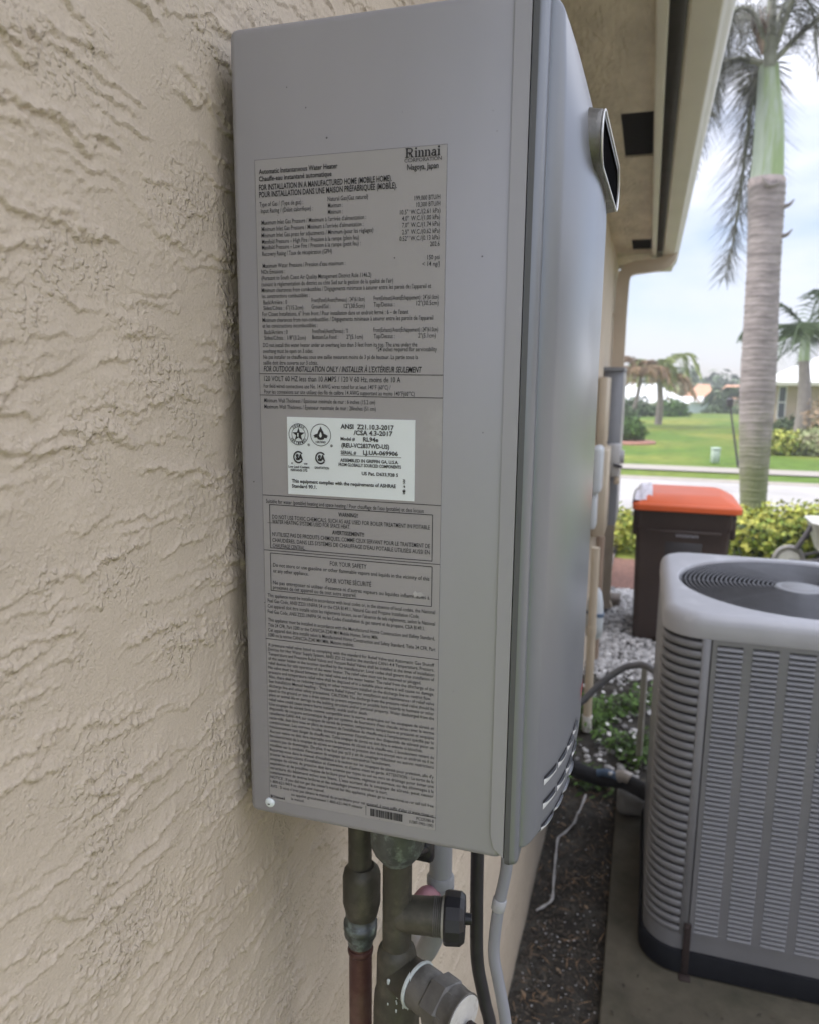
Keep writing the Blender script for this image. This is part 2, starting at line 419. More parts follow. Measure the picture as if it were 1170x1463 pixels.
M['post'] = mat('green_grey_post', (0.27, 0.26, 0.21), 0.7, var=0.1)
M['utility_green'] = mat('pale_green_cabinet', (0.42, 0.5, 0.42), 0.6, var=0.05)
M['lamp_black'] = mat('black_lamp', (0.06, 0.055, 0.06), 0.6)
M['barrow'] = mat('pale_barrow', (0.55, 0.54, 0.51), 0.5, var=0.12, vscale=10)
M['tyre'] = mat('grey_tyre', (0.25, 0.24, 0.23), 0.8, var=0.15)

# ------------------------------------------------------------------ numeric noise for real relief
_perm = np.random.RandomState(3).permutation(256)
_perm = np.concatenate([_perm, _perm])
_ga = np.linspace(0, 2 * np.pi, 16, endpoint=False)
_gx, _gy = np.cos(_ga), np.sin(_ga)
def pn(x, y, seed=0):
    x = np.asarray(x, float) + seed * 37.31; y = np.asarray(y, float) + seed * 11.73
    xi = np.floor(x).astype(int); yi = np.floor(y).astype(int)
    xf = x - xi; yf = y - yi
    u = xf * xf * xf * (xf * (xf * 6 - 15) + 10); v = yf * yf * yf * (yf * (yf * 6 - 15) + 10)
    xi &= 255; yi &= 255
    def g(ix, iy, fx, fy):
        h = _perm[_perm[ix & 255] + (iy & 255)] & 15
        return _gx[h] * fx + _gy[h] * fy
    a = g(xi, yi, xf, yf); b = g(xi + 1, yi, xf - 1, yf); c = g(xi, yi + 1, xf, yf - 1); d = g(xi + 1, yi + 1, xf - 1, yf - 1)
    return 1.5 * ((a * (1 - u) + b * u) * (1 - v) + (c * (1 - u) + d * u) * v)
def fbm(x, y, seed=0, o=4):
    s = 0; a = 1; t = 0
    for k in range(o):
        s = s + a * pn(x * 2 ** k, y * 2 ** k, seed + k); t += a; a *= .5
    return s / t
def sstep(a, b, x):
    t = np.clip((x - a) / (b - a), 0, 1); return t * t * (3 - 2 * t)

def grid_mesh(name, P, m, parent=None, smooth=True, flip=False):
    a, b = P.shape[:2]
    o = ORG.get(parent.name, Vector((0, 0, 0))) if parent is not None else Vector((0, 0, 0))
    V = (P.reshape(-1, 3) - np.array(o)).astype(np.float32)
    i = np.arange(a * b).reshape(a, b)
    q = np.stack([i[:-1, :-1], i[1:, :-1], i[1:, 1:], i[:-1, 1:]], -1).reshape(-1, 4)
    if flip: q = q[:, ::-1]
    return raw_mesh(name, V, q, m, parent, smooth)

def raw_mesh(name, V, F, m, parent=None, smooth=False):
    me = bpy.data.meshes.new(name)
    k = F.shape[1]
    me.vertices.add(len(V)); me.vertices.foreach_set('co', np.ascontiguousarray(V, dtype=np.float32).ravel())
    me.loops.add(F.size); me.loops.foreach_set('vertex_index', np.ascontiguousarray(F, dtype=np.int32).ravel())
    me.polygons.add(len(F)); me.polygons.foreach_set('loop_start', np.arange(0, F.size, k, dtype=np.int32))
    me.polygons.foreach_set('use_smooth', np.full(len(F), smooth))
    me.materials.append(m)
    me.update(calc_edges=True)
    return link(name, me, parent)

# ------------------------------------------------------------------ setting: ground
def steps(a, b, s0, s1):
    out = [a]; n = 0
    while out[-1] < b:
        t = (out[-1] - a) / (b - a); out.append(out[-1] + s0 + (s1 - s0) * t)
    out[-1] = b
    return out
ys = np.array(steps(-40, -2, 4, 1) + steps(-1, 60, .5, 1.0) + steps(61, 110, 1.5, 4) + [140, 200, 300, 500, 900, 1600])
xs = np.array([-900, -500, -250, -120, -60] + list(np.arange(-40, 60.1, 1.25)) + [90, 150, 260, 500, 900])
YY, XX = np.meshgrid(ys, xs, indexing='ij')
ZZ = -0.03 - 2.6 * sstep(57, 88, YY) + sstep(22, 40, YY) * .12 * pn(XX * .12, YY * .12, 4)
tag(grid_mesh('ground', np.stack([XX, YY, ZZ], -1), M['grass'], flip=True), kind='structure')

def sheet(name, m, x0, x1, y0, y1, z, dx=.05, amp=0.0, fr=6, seed=2, edge=0.0):
    nx = max(2, int((x1 - x0) / dx)); ny = max(2, int((y1 - y0) / dx))
    X, Y = np.meshgrid(np.linspace(x0, x1, nx), np.linspace(y0, y1, ny), indexing='xy')
    Z = z + amp * fbm(X * fr, Y * fr, seed)
    if edge:
        X = X + edge * pn(X * 3, Y * 3, 9); Y = Y + edge * pn(X * 3, Y * 3, 8)
    return tag(grid_mesh(name, np.stack([X, Y, Z], -1), m, flip=True), kind='structure')
sheet('soil_bed', M['soil'], .001, .36, -2.5, 4.9, .012, dx=.015, amp=.016, fr=9)
sheet('gravel_bed', M['soil'], -.3, 1.75, 4.9, 7.5, .008, dx=.05, amp=.01, fr=8)
sheet('soil_bed', M['soil'], .36, 1.75, 3.37, 4.9, .010, dx=.04, amp=.012, fr=8)
sheet('unseen_yard', mat('bounce_grey', (.13, .115, .10), .9, var=.3, vscale=40, bump=.6, bscale=50, bdist=.01), 1.75, 4.6, -9, 8.6, .004, dx=.25, amp=.01)  # unseen ground, added in grey to temper light bounced off the grass
sheet('mulch_bed', M['mulch'], -.6, 1.5, 7.5, 8.95, .008, dx=.05, amp=.012, fr=8)
sheet('paver_path', M['paver'], -3.2, .06, 7.5, 12.45, .016, dx=.4)
pp = None
for k in range(26):
    for j in range(2):
        B = MB().rbox(-.092, .092, -.092, .092, -.02, .013, r=.006, seg=1) if pp is None else None
        if pp is None:
            pp = B.build('paver', M['paver']); o = pp
        else:
            o = pp.copy(); COL.objects.link(o)
        o.location = (-.04 - .19 * j, 7.61 + k * .19, .018 + .003 * rng.random())
        o.parent = bpy.data.objects['paver_path']
sheet('street', M['street'], -70, 90, 12.53, 17.25, .004, dx=2.0)
k = MB(); k.prism([(12.42, -.1), (12.53, -.1), (12.53, .03), (12.42, .045)], 'x', -70, 90); k.prism([(17.25, -.1), (17.4, -.1), (17.4, .06), (17.25, .012)], 'x', -70, 90)
tag(k.build('kerb', M['sidewalk']), kind='structure')
sheet('sidewalk', M['sidewalk'], -70, 90, 19.35, 20.5, .004, dx=2.0)

pad = MB(); pad.rbox(.317, 1.62, .3, 3.36, -.06, .08, r=.008, seg=2)
tag(pad.build('concrete_pad', M['concrete']), kind='structure')

def stones(name, n, fx, fy, smin, smax, z, m, flat=.7, seed=0, fn=None):
    rs = np.random.RandomState(seed)
    bm = bmesh.new(); bmesh.ops.create_icosphere(bm, subdivisions=1, radius=1)
    base = np.array([v.co[:] for v in bm.verts]); F = np.array([[v.index for v in f.verts] for f in bm.faces]); bm.free()
    V = []; FF = []
    k = 0
    while k < n:
        x = rs.uniform(*fx); y = rs.uniform(*fy)
        if fn is not None and rs.rand() > fn(x, y): continue
        s = rs.uniform(smin, smax) * np.array([1, rs.uniform(.6, 1), flat * rs.uniform(.5, 1)])
        a = rs.uniform(0, 6.28); c_, s_ = math.cos(a), math.sin(a)
        p = base * (1 + rs.uniform(-.2, .2, (len(base), 1))) * s
        tl = rs.uniform(-.5, .5); ct, st = math.cos(tl), math.sin(tl)
        p = np.stack([p[:, 0], p[:, 1] * ct - p[:, 2] * st, p[:, 1] * st + p[:, 2] * ct], -1)
        p = np.stack([p[:, 0] * c_ - p[:, 1] * s_, p[:, 0] * s_ + p[:, 1] * c_, p[:, 2]], -1) + (x, y, z + s[2] * .5)
        V.append(p); FF.append(F + len(base) * k); k += 1
    return tag(raw_mesh(name, np.concatenate(V), np.concatenate(FF), m), kind='stuff')
g = stones('white_gravel', 5200, (.0, 1.5), (4.75, 7.45), .012, .034, .012, M['stone'], seed=5, fn=lambda x, y: sstep(4.75, 5.15, y))
tag(g, 'white gravel spread along the wall around the bin')
g = stones('scattered_pebble', 330, (.02, 1.4), (3.45, 4.9), .010, .024, .014, M['stone'], seed=6)
g = stones('small_pebble', 240, (.03, .31), (1.4, 3.4), .002, .0055, .016, M['stone'], seed=8, fn=lambda x, y: .4 + .6 * (y < 2.3))

def flakes(name, n, fx, fy, L, W, z, m, seed=0, tilt=.5, lift=.012, fn=None):
    rs = np.random.RandomState(seed); V = []; F = []; k = 0
    while k < n:
        x = rs.uniform(*fx); y = rs.uniform(*fy)
        if fn is not None and rs.rand() > fn(x, y): continue
        l = rs.uniform(*L); w = rs.uniform(*W); a = rs.uniform(0, 6.28)
        d = np.array([math.cos(a), math.sin(a), rs.uniform(-tilt, tilt)]); e = np.array([-math.sin(a), math.cos(a), rs.uniform(-tilt, tilt)])
        c = np.array([x, y, z + rs.uniform(0.004, lift)])
        up = np.array([0, 0, l * rs.uniform(0.02, .2)])
        V += [c - d * l, c - e * w * .8 - d * l * .2 + up, c + e * w * .8 - d * l * .2 + up, c - e * w + d * l * .35 + up, c + e * w + d * l * .35 + up, c + d * l]
        b = 6 * k
        F += [(b, b + 1, b + 2, b), (b + 1, b + 3, b + 4, b + 2), (b + 3, b + 5, b + 4, b + 3)]
        k += 1
    me = bpy.data.meshes.new(name)
    me.from_pydata([tuple(v) for v in V], [], [tuple(dict.fromkeys(f)) for f in F]); me.materials.append(m); me.update()
    return tag(link(name, me), kind='stuff')
flakes('leaf_litter', 3000, (.01, .315), (1.3, 3.5), (.004, .013), (.0015, .005), .012, M['litter'], seed=2)
flakes('pine_straw', 260, (.01, .315), (1.3, 3.4), (.012, .035), (.0008, .002), .02, mat('tan_straw', (.24, .15, .08), .8, island=.6), seed=12, tilt=.15)
flakes('dry_leaf', 26, (.02, .31), (1.4, 3.3), (.012, .026), (.004, .009), .016, mat('pale_dry_leaf', (.16, .115, .075), .85, island=.6), seed=17, tilt=.4)
flakes('pad_litter', 60, (.33, 1.2), (1.2, 2.0), (.004, .014), (.002, .005), .082, M['litter'], seed=4, tilt=.1, lift=.006)
flakes('ground_cover', 2600, (.02, 1.3), (3.05, 4.75), (.012, .03), (.006, .014), .02, M['leaf'], seed=3, tilt=.7, lift=.09,
       fn=lambda x, y: float(np.clip(.3 + 2.0 * pn(x * 3.5, y * 3.5, 6), 0, 1)) * float(sstep(3.0, 3.4, y)) * float(1 - sstep(4.35, 4.8, y)) * (1 if y > 3.4 or x < .3 else 0))
flakes('white_blossom', 70, (.02, 1.3), (3.4, 4.7), (.012, .02), (.010, .016), .07, M['petal'], seed=31, tilt=.4, lift=.05)
tag(bpy.data.objects['ground_cover'], 'low green ground cover leaves between soil and gravel')

# ------------------------------------------------------------------ the house: wall, eave, gutter
house = thing('house', 'beige stucco house with overhanging eave, gutter and square soffit vents', 'house', (0, 2, 0))
SOF = 3.292
wy = np.array(sorted(set([-1.30, -1.2, -1.1, -.8, -.6, -.5, -.42, -.38] + list(np.arange(-.34, .03, .0013)))))
ex = [wy[-1]]
while ex[-1] < 7.3:
    ex.append(ex[-1] + .0013 * ((ex[-1] + .571) / .6) ** 1.55)
ex[-1] = 7.3
wy = np.concatenate([wy, ex[1:]])
zu = [2.78]
while zu[-1] < SOF: zu.append(zu[-1] + .0016 + .05 * (zu[-1] - 2.78))
zu[-1] = SOF
zd = [1.53]
while zd[-1] > 0: zd.append(zd[-1] - .0016 - .006 * (1.53 - zd[-1]))
zd[-1] = -.05
wz = np.concatenate([zd[::-1][:-1], np.arange(1.53, 2.78, .00145), zu])
YW, ZW = np.meshgrid(wy, wz, indexing='ij')
def stucco(y, z):
    wyy = y + .018 * pn(y * 7, z * 9, 1)
    wzz = z + .011 * pn(y * 6, z * 8, 2) + .0035 * pn(y * 38, z * 38, 3)
    h = np.zeros_like(y); ed = np.zeros_like(y)
    for fr, seed, amp, cut in ((40, 5, .0025, -.02), (78, 9, .0019, -.04), (24, 15, .0017, .06)):
        s = wzz * fr + .95 * pn(wyy * 6.5, z * 10, seed) + .36 * pn(y * 26, z * 32, seed + 1) + (.13 * pn(y * 85, z * 85, seed + 2) + .10 * pn(y * 190, z * 190, seed + 4)) * fr / 40
        q = np.floor(s); t = s - q
        A = np.clip(2.5 * pn(wyy * 9.5 + q * 7.77, q * 3.31 + .5, seed + 3) + .5 * pn(y * 30 + q * 3.3, q * 1.7, seed + 6) - cut, 0, 1)
        prof = (1 - t) ** 1.9 * sstep(0.0, .025, t)
        h = h + amp * A * prof
        ed = np.maximum(ed, A * (1 - sstep(.1, .5, t)))
    m = sstep(.2, .55, pn(y * 10 + 3, z * 15, 21) + .35 * pn(y * 34, z * 40, 22))
    gr = np.maximum(0, pn(y * 150, z * 190, 24) + .10) ** 1.0 + .7 * np.maximum(0, pn(y * 290, z * 320, 25))
    h = h + .0016 * gr * np.clip(.03 + .75 * m + .8 * ed, 0, 1.1)
    return h
HW = stucco(YW, ZW)
near = np.clip(1 - (YW - 2.5) / 2, 0.3, 1)
wall = grid_mesh('wall', np.stack([HW * near - .002, YW, ZW], -1), M['stucco'], house)
w = MB(); w.box(-8, -.006, -1.30, 7.298, -.05, SOF + .25)
w.build('wall_core', M['stucco_far'], house)
# soffit in pieces round the two vents
VENTS = [(.16, .29, 2.95, 3.61), (.14, .287, 5.92, 6.42)]
s = MB()
yb = -1.85
for x0, x1, y0, y1 in VENTS:
    s.box(-.002, .297, yb, y0, SOF, SOF + .03); s.box(-.002, x0, y0, y1, SOF, SOF + .03); yb = y1
s.box(-.002, .297, yb, 7.3, SOF, SOF + .03)
s.build('soffit', M['soffit'], house)
for x0, x1, y0, y1 in VENTS:
    v = MB(); v.box(x0 - .003, x1 + .004, y0 - .003, y1 + .003, SOF + .014, SOF + .022)
    vo = v.build('soffit_vent', M['dark_gap'], house)
    sl = MB()
    nb = int((y1 - y0) / .022)
    for i in range(nb):
        yy = y0 + (i + .5) * (y1 - y0) / nb
        sl.box(x0, x1, yy - .003, yy + .003, SOF + .008, SOF + .0125)
    sl.build('vent_screen', M['dark_gap'], vo)
f = MB(); f.rbox(.297, .334, -1.85, 7.56, SOF - .035, SOF + .16, r=.006, seg=2); f.build('fascia_board', M['trim'], house)
f = MB(); f.box(.334, .42, -1.85, 7.6, SOF + .165, SOF + .18); f.build('drip_shadow_board', mat('painted_gap_shade', (.16, .15, .14), .8), house)  # dark colour paints in the shade of the gap behind the gutter
# K-style gutter: back, flat bottom, sloping front, rolled lip
gp = [(.398, SOF + .15), (.398, SOF - .012), (.402, SOF - .02), (.474, SOF - .02), (.480, SOF - .014), (.486, SOF + .012), (.500, SOF + .034), (.516, SOF + .048), (.520, SOF + .062), (.520, SOF + .085), (.534, SOF + .085), (.534, SOF + .076), (.528, SOF + .058), (.522, SOF + .04), (.508, SOF + .024), (.494, SOF + .004), (.488, SOF - .02), (.478, SOF - .0285), (.398, SOF - .0285), (.390, SOF - .018), (.390, SOF + .15)]
GE = 7.62
g = MB(); g.prism(gp, 'y', -1.9, GE); auto_smooth(fix_normals(g.build('gutter', M['trim'], house)), 50)
g = MB(); g.prism([(.392, SOF - .0275), (.486, SOF - .0275), (.53, SOF + .08), (.392, SOF + .07)], 'y', GE - .004, GE + .004); g.box(.298, .395, GE - .03, GE - .012, SOF - .03, SOF + .2); g.build('gutter_end_cap', M['trim'], house)
g = MB(); g.tube([(.528, -1.9, SOF + .086), (.528, GE, SOF + .086)], .0085, 8); g.build('gutter_lip', mat('lip_highlight', (.60, .62, .57), .4, var=.05), house)  # paler tone paints in the highlight along the lip
g = MB()
def rect_tube(mb, pts, hx, hy):
    pts = [Vector(p) for p in pts]; vs = []
    for i, p in enumerate(pts):
        t = (pts[min(i + 1, len(pts) - 1)] - pts[max(i - 1, 0)]).normalized()
        a = Vector((0, 1, 0)); b = t.cross(a).normalized()
        for sx, sy in ((-1, -1), (1, -1), (1, 1), (-1, 1)):
            vs.append(p + b * hx * sx + a * hy * sy)
    fs = [(4 * i + k, 4 * i + (k + 1) % 4, 4 * i + 4 + (k + 1) % 4, 4 * i + 4 + k) for i in range(len(pts) - 1) for k in range(4)]
    mb.add(vs, fs + [(3, 2, 1, 0), tuple(4 * (len(pts) - 1) + k for k in range(4))])
rect_tube(g, [(.455, 6.6, SOF + .0), (.45, 6.6, SOF - .04), (.425, 6.6, SOF - .078), (.38, 6.6, SOF - .098), (.29, 6.6, SOF - .110), (.17, 6.6, SOF - .122), (.115, 6.6, SOF - .138), (.08, 6.6, SOF - .175), (.068, 6.6, SOF - .24), (.062, 6.6, SOF - .5), (.062, 6.6, .12), (.085, 6.6, .05)], .054, .042)
fix_normals(g.build('downspout', M['tan_trim'], house))
for zz in (2.75, 1.2):
    g = MB(); g.box(-.004, .112, 6.555, 6.56, zz, zz + .03); g.build('downspout_strap', M['tan_trim'], house)
# roof: low hip
r = MB()
e0, e1 = SOF + .20, SOF + .20
A = [(.40, -1.95, e0), (.40, 7.66, e0), (-8.4, 7.66, e0), (-8.4, -1.95, e0), (-4, 2.2, 5.0), (-4, 3.5, 5.0)]
r.add(A, [(0, 1, 5, 4), (1, 2, 5), (2, 3, 4, 5), (3, 0, 4)]); r.add([(x, y, z - .03) for x, y, z in A[:4]], [(3, 2, 1, 0)])
r.build('roof', M['roof'], house)
e = MB(); e.box(-8, .297, 7.302, 7.33, SOF - .03, SOF + .12); e.build('end_board', M['trim'], house)
e = MB(); e.box(-8, .297, -1.85, -1.302, SOF, SOF + .03); e.build('rear_soffit', M['soffit'], house)
PRINT_LINES = [
    (25.4, 560.3, 67.7, 3.6, 'b', 'Automatic Instantaneous Water Heater'),
    (25.4, 554.9, 62.8, 3.6, 'b', 'Chauffe-eau instantané automatique'),
    (25.3, 548.1, 112.0, 4.2, 'b', 'FOR INSTALLATION IN A MANUFACTURED HOME (MOBILE HOME).'),
    (25.2, 542.7, 116.2, 4.2, 'b', 'POUR INSTALLATION DANS UNE MAISON PRÉFABRIQUÉE (MOBILE).'),
    (25.3, 535.8, 38.5, 3.3, 'n', 'Type of Gas / (Type de gaz) :'),
    (26.6, 530.7, 45.6, 3.3, 'n', 'Input Rating / (Débit calorifique) :'),
    (84.6, 536.6, 33.6, 3.3, 'n', 'Natural Gas(Gaz naturel)'),
    (84.9, 531.8, 12.5, 3.3, 'n', 'Maximum :'),
    (84.8, 527.0, 12.5, 3.3, 'n', 'Minimum :'),
    (154.9, 533.1, 20.0, 3.3, 'n', '199,000 BTU/H'),
    (156.4, 528.4, 18.6, 3.3, 'n', '10,300 BTU/H'),
    (144.1, 523.5, 31.1, 3.3, 'n', '10.5" W.C./(2.61 kPa)'),
    (145.8, 518.9, 29.1, 3.3, 'n', '4.0" W.C./(1.00 kPa)'),
    (145.9, 514.1, 29.0, 3.3, 'n', '7.0" W.C./(1.74 kPa)'),
    (145.9, 509.1, 29.1, 3.3, 'n', '2.5" W.C./(0.62 kPa)'),
    (143.8, 504.4, 31.1, 3.3, 'n', '0.52" W.C./(0.13 kPa)'),
    (167.4, 499.7, 7.6, 3.3, 'n', '202.6'),
    (26.9, 521.8, 89.8, 3.3, 'n', "Maximum Inlet Gas Pressure / Maximum à l'arrivée d'alimentation :"),
    (26.8, 516.8, 87.7, 3.3, 'n', "Minimum Inlet Gas Pressure / Minimum à l'arrivée d'alimentation :"),
    (26.6, 512.0, 96.0, 3.3, 'n', 'Minimum Inlet Gas press for adjustments / Minimum (pour les réglages)'),
    (26.8, 507.1, 83.9, 3.3, 'n', 'Manifold Pressure – High Fire / Pression à la rampe (plein feu)'),
    (26.7, 502.7, 85.5, 3.3, 'n', 'Manifold Pressure – Low Fire / Pression à la rampe (petit feu) :'),
    (26.9, 497.7, 61.1, 3.3, 'n', 'Recovery Rating / Taux de récupération (GPH)'),
    (27.0, 488.4, 72.4, 3.3, 'n', "Maximum Water Pressure / Pression d'eau maximum :"),
    (165.4, 490.1, 9.7, 3.3, 'n', '150 psi'),
    (25.6, 483.8, 21.3, 3.3, 'n', 'NOx Emissions :'),
    (161.6, 485.3, 13.6, 3.3, 'n', '< 14 ng/J'),
    (25.7, 478.9, 95.2, 3.3, 'n', '(Pursuant to South Coast Air Quality Management District Rule 1146.2)'),
    (25.6, 474.0, 113.3, 3.3, 'n', "(suivant la réglementation du district ou côte Sud sur la gestion de la qualité de l'air)"),
    (25.5, 469.3, 143.3, 3.3, 'n', "Minimum clearances from combustibles / Dégagements minimaux à assurer entre les parois de l'appareil et"),
    (25.7, 464.7, 42.6, 3.3, 'n', 'les constructions combustibles :'),
    (26.9, 459.7, 21.4, 3.3, 'n', 'Back/Arrière : 0'),
    (70.0, 460.6, 45.6, 3.3, 'n', 'Front(Panel)/Avant(Panneau) : 24"(61.0cm)'),
    (123.0, 461.0, 51.8, 3.3, 'n', 'Front(Exhaust)/Avant(Échappement) : 24"(61.0cm)'),
    (26.8, 455.2, 35.8, 3.3, 'n', 'Sides/Côtés : 6"(15.2cm)'),
    (69.9, 455.7, 16.3, 3.3, 'n', 'Ground/Sol :'),
    (97.9, 455.6, 17.6, 3.3, 'n', '12"(30.5cm)'),
    (123.0, 456.2, 17.2, 3.3, 'n', 'Top/Dessus :'),
    (157.3, 456.6, 17.6, 3.3, 'n', '12"(30.5cm)'),
    (25.7, 450.4, 125.8, 3.3, 'n', 'For Closet Installations, 6" from front / Pour installation dans un endroit fermé : 6 – de l\'avant'),
    (25.7, 445.7, 145.1, 3.3, 'n', "Minimum clearances from non-combustibles / Dégagements minimaux à assurer entre les parois de l'appareil"),
    (25.6, 441.1, 49.5, 3.3, 'n', 'et les constructions incombustibles :'),
    (27.1, 436.0, 21.2, 3.3, 'n', 'Back/Arrière : 0'),
    (70.3, 436.4, 30.9, 3.3, 'n', 'Front(Panel)/Avant(Panneau) : "0'),
    (122.8, 436.9, 52.0, 3.3, 'n', 'Front(Exhaust)/Avant(Échappement) : 24"(61.0cm)'),
    (27.0, 431.4, 37.4, 3.3, 'n', 'Sides/Côtés : 1/8"(3.2cm)'),
    (70.2, 431.7, 22.7, 3.3, 'n', 'Bottom/Le Fond :'),
    (99.9, 431.8, 14.2, 3.3, 'n', '2"(5.1cm)'),
    (123.1, 432.1, 17.3, 3.3, 'n', 'Top/Dessus :'),
    (159.0, 432.3, 14.1, 3.3, 'n', '2"(5.1cm)'),
    (25.7, 425.6, 132.7, 3.3, 'n', 'DO not install this water heater under an overhang less than 3 feet from its top. The area under the'),
    (25.5, 420.8, 45.3, 3.3, 'n', 'overhang must be open on 3 sides.'),
    (125.1, 422.0, 49.0, 3.3, 'n', '*24 inches required for serviceability'),
    (25.6, 416.0, 133.4, 3.3, 'n', 'Ne pas installer ce chauffe-eau sous une saillie mesurant moins de 3 pi de hauteur. La partie sous la'),
    (25.6, 411.3, 49.4, 3.3, 'n', 'saillie doit être ouverte sur 3 côtés.'),
    (25.8, 405.7, 136.5, 4.4, 'i', "FOR OUTDOOR INSTALLATION ONLY / INSTALLER À L'EXTÉRIEUR SEULEMENT"),
    (147.3, 560.4, 28.2, 2.6, 'n', 'CORPORATION'),
    (149.5, 554.9, 23.7, 4.0, 'b', 'Nagoya, Japan'),
    (25.9, 397.9, 119.5, 4.2, 'n', '120 VOLT 60 HZ less than 10 AMPS / 120 V 60 Hz, moins de 10 A'),
    (25.5, 392.3, 111.8, 3.3, 'n', 'For field wired connections use No. 14 AWG wires rated for at least 140°F (60°C) /'),
    (25.7, 387.6, 131.0, 3.3, 'n', 'Pour les connexions sur site utilisez des fils de calibre 14 AWG supportant au moins 140°F(60°C)'),
    (25.5, 380.4, 98.9, 3.3, 'n', 'Minimum Wall Thickness / Épaisseur minimale de mur : 6 inches (15.2 cm)'),
    (25.5, 375.2, 99.4, 3.3, 'n', 'Maximum Wall Thickness / Épaisseur maximale de mur : 20inches (51 cm)'),
    (25.0, 294.9, 140.5, 3.3, 'n', "Suitable for water (potable) heating and space heating / Pour chauffage de l'eau (potable) et des locaux"),
    (92.0, 287.3, 17.6, 3.3, 'b', 'WARNING!!'),
    (30.7, 281.5, 139.9, 3.4, 'n', 'DO NOT USE TOXIC CHEMICALS, SUCH AS ARE USED FOR BOILER TREATMENT IN POTABLE'),
    (30.6, 277.3, 71.9, 3.4, 'n', 'WATER HEATING SYSTEMS USED FOR SPACE HEAT.'),
    (86.2, 271.6, 28.7, 3.3, 'b', 'AVERTISSEMENT!!'),
    (30.5, 266.2, 140.4, 3.4, 'n', "N'UTILISEZ PAS DE PRODUITS CHIMIQUES, COMME CEUX SERVANT POUR LE TRAITEMENT DE"),
    (30.3, 261.0, 140.5, 3.4, 'n', "CHAUDIÈRES, DANS LES SYSTÈMES DE CHAUFFAGE D'EAU POTABLE UTILISÉS AUSSI EN"),
    (30.6, 256.2, 30.7, 3.4, 'n', 'CHAUFFAGE CENTRAL.'),
    (84.0, 244.4, 33.1, 3.8, 'n', 'FOR YOUR SAFETY'),
    (30.5, 239.0, 140.4, 3.3, 'n', 'Do not store or use gasoline or other flammable vapors and liquids in the vicinity of this'),
    (30.4, 233.8, 33.5, 3.3, 'n', 'or any other appliance.'),
    (80.1, 229.3, 41.2, 4, 'n', 'POUR VOTRE SÉCURITÉ'),
    (30.1, 223.1, 141.0, 3.3, 'n', "Ne pas entreposer ni utiliser d'essence ni d'autres vapeurs ou liquides inflammables à"),
    (30.0, 218.9, 77.9, 3.3, 'n', 'proximité de cet appareil ou de tout autre appareil.'),
    (24.6, 211.2, 151.5, 3.2, 'n', 'This appliance must be installed in accordance with local codes or, in the absence of local codes, the National'),
    (24.5, 206.3, 138.3, 3.2, 'n', 'Fuel Gas Code, ANSI Z223.1/NFPA 54 or the CSA B149.1, Natural Gas and Propane Installation Code.'),
    (24.4, 201.4, 151.9, 3.2, 'n', "Cet appareil doit être installé selon les règlements locaux, ou en l'absence de tels règlements, selon le National"),
    (24.3, 196.4, 143.3, 3.2, 'n', "Fuel Gas Code, ANSI Z223.1/NFPA 54, ou les Codes d'installation du gaz naturel et du propane, CSA B149.1."),
    (24.4, 188.8, 151.8, 3.2, 'n', 'This appliance must be installed in accordance with the Manufactured Home Construction and Safety Standard,'),
    (24.3, 184.0, 103.5, 3.2, 'n', 'Title 24 CFR, Part 3280 or the CAN/CSA-Z240 MH Mobile Homes, Series M86.'),
    (24.2, 179.4, 152.8, 3.2, 'n', 'Cet appareil doit être installé selon la Manufactured Home Construction and Safety Standard, Title 24 CFR, Part'),
    (24.1, 174.9, 81.6, 3.2, 'n', '3280 ou la norme CAN/CSA-Z240 MH M86, Maisons mobiles.'),
    (23.8, 165.8, 152.4, 2.9, 'n', 'A pressure relief valve listed as complying with the standard for Relief Valve and Automatic Gas Shutoff'),
    (23.8, 161.6, 152.5, 2.9, 'n', 'Devices for Hot Water Supply System, ANSI Z21.22 and/or the standard CAN1-4.4 Temperature, Pressure,'),
    (23.8, 157.3, 152.5, 2.9, 'n', 'Temperature and Pressure Relief Valves and Vacuum Relief Valves shall be installed at the time of installation'),
    (23.8, 153.1, 152.6, 2.9, 'n', 'of the water heater in the location specified by the manufacturer. Local codes shall govern the installation of'),
    (23.7, 148.8, 141.3, 2.9, 'n', 'relief devices for safe operation of the water heater. The relief valve must not be removed or plugged.'),
    (23.7, 144.5, 152.8, 2.9, 'n', 'No valve must be placed between the relief valve and the water heater. The relief from the discharge of the'),
    (23.7, 140.2, 152.8, 2.9, 'n', 'pressure and temperature relief valve shall be disposed of in a suitable place where it will cause no damage.'),
    (23.7, 135.9, 150.1, 2.9, 'n', 'Also, there shall be no reducing coupling or other restrictions installed on the discharge line to restrict flow.'),
    (23.6, 131.6, 153.0, 2.9, 'n', 'See Installation Manual heading - "Pressure Relief Valves" for installation and maintenance of relief valve'),
    (23.6, 127.2, 153.0, 2.9, 'n', 'discharge line and other safety precautions. CAUTION: The discharge from the pressure relief valve should be'),
    (23.6, 122.9, 153.1, 2.9, 'n', 'piped to the ground or into a drain system to prevent exposure or possible burn hazards to humans or other'),
    (23.6, 118.6, 153.2, 2.9, 'n', 'plant or animal life or damage to the building structure and/or personal property. Water discharged from the'),
    (23.5, 114.2, 94.7, 2.9, 'n', 'relief valve could cause severe burns instantly, scalds and/or death.'),
    (23.5, 109.8, 153.3, 2.9, 'n', 'Une soupape de sûreté listée comme compatible avec la norme américaine sur les soupapes de sûreté et'),
    (23.5, 105.5, 153.4, 2.9, 'n', "dispositifs de coupure automatique du gaz sur système de fourniture d'eau chaude, et/ou avec la norme"),
    (23.5, 101.1, 153.5, 2.9, 'n', 'canadienne CAN1-4.4, sur soupapes de sûreté de pression, température, température et pression et soupapes'),
    (23.4, 96.7, 153.5, 2.9, 'n', "casse-vide, doit être mise en place au moment de l'installation du chauffe-eau à l'emplacement spécifié par le"),
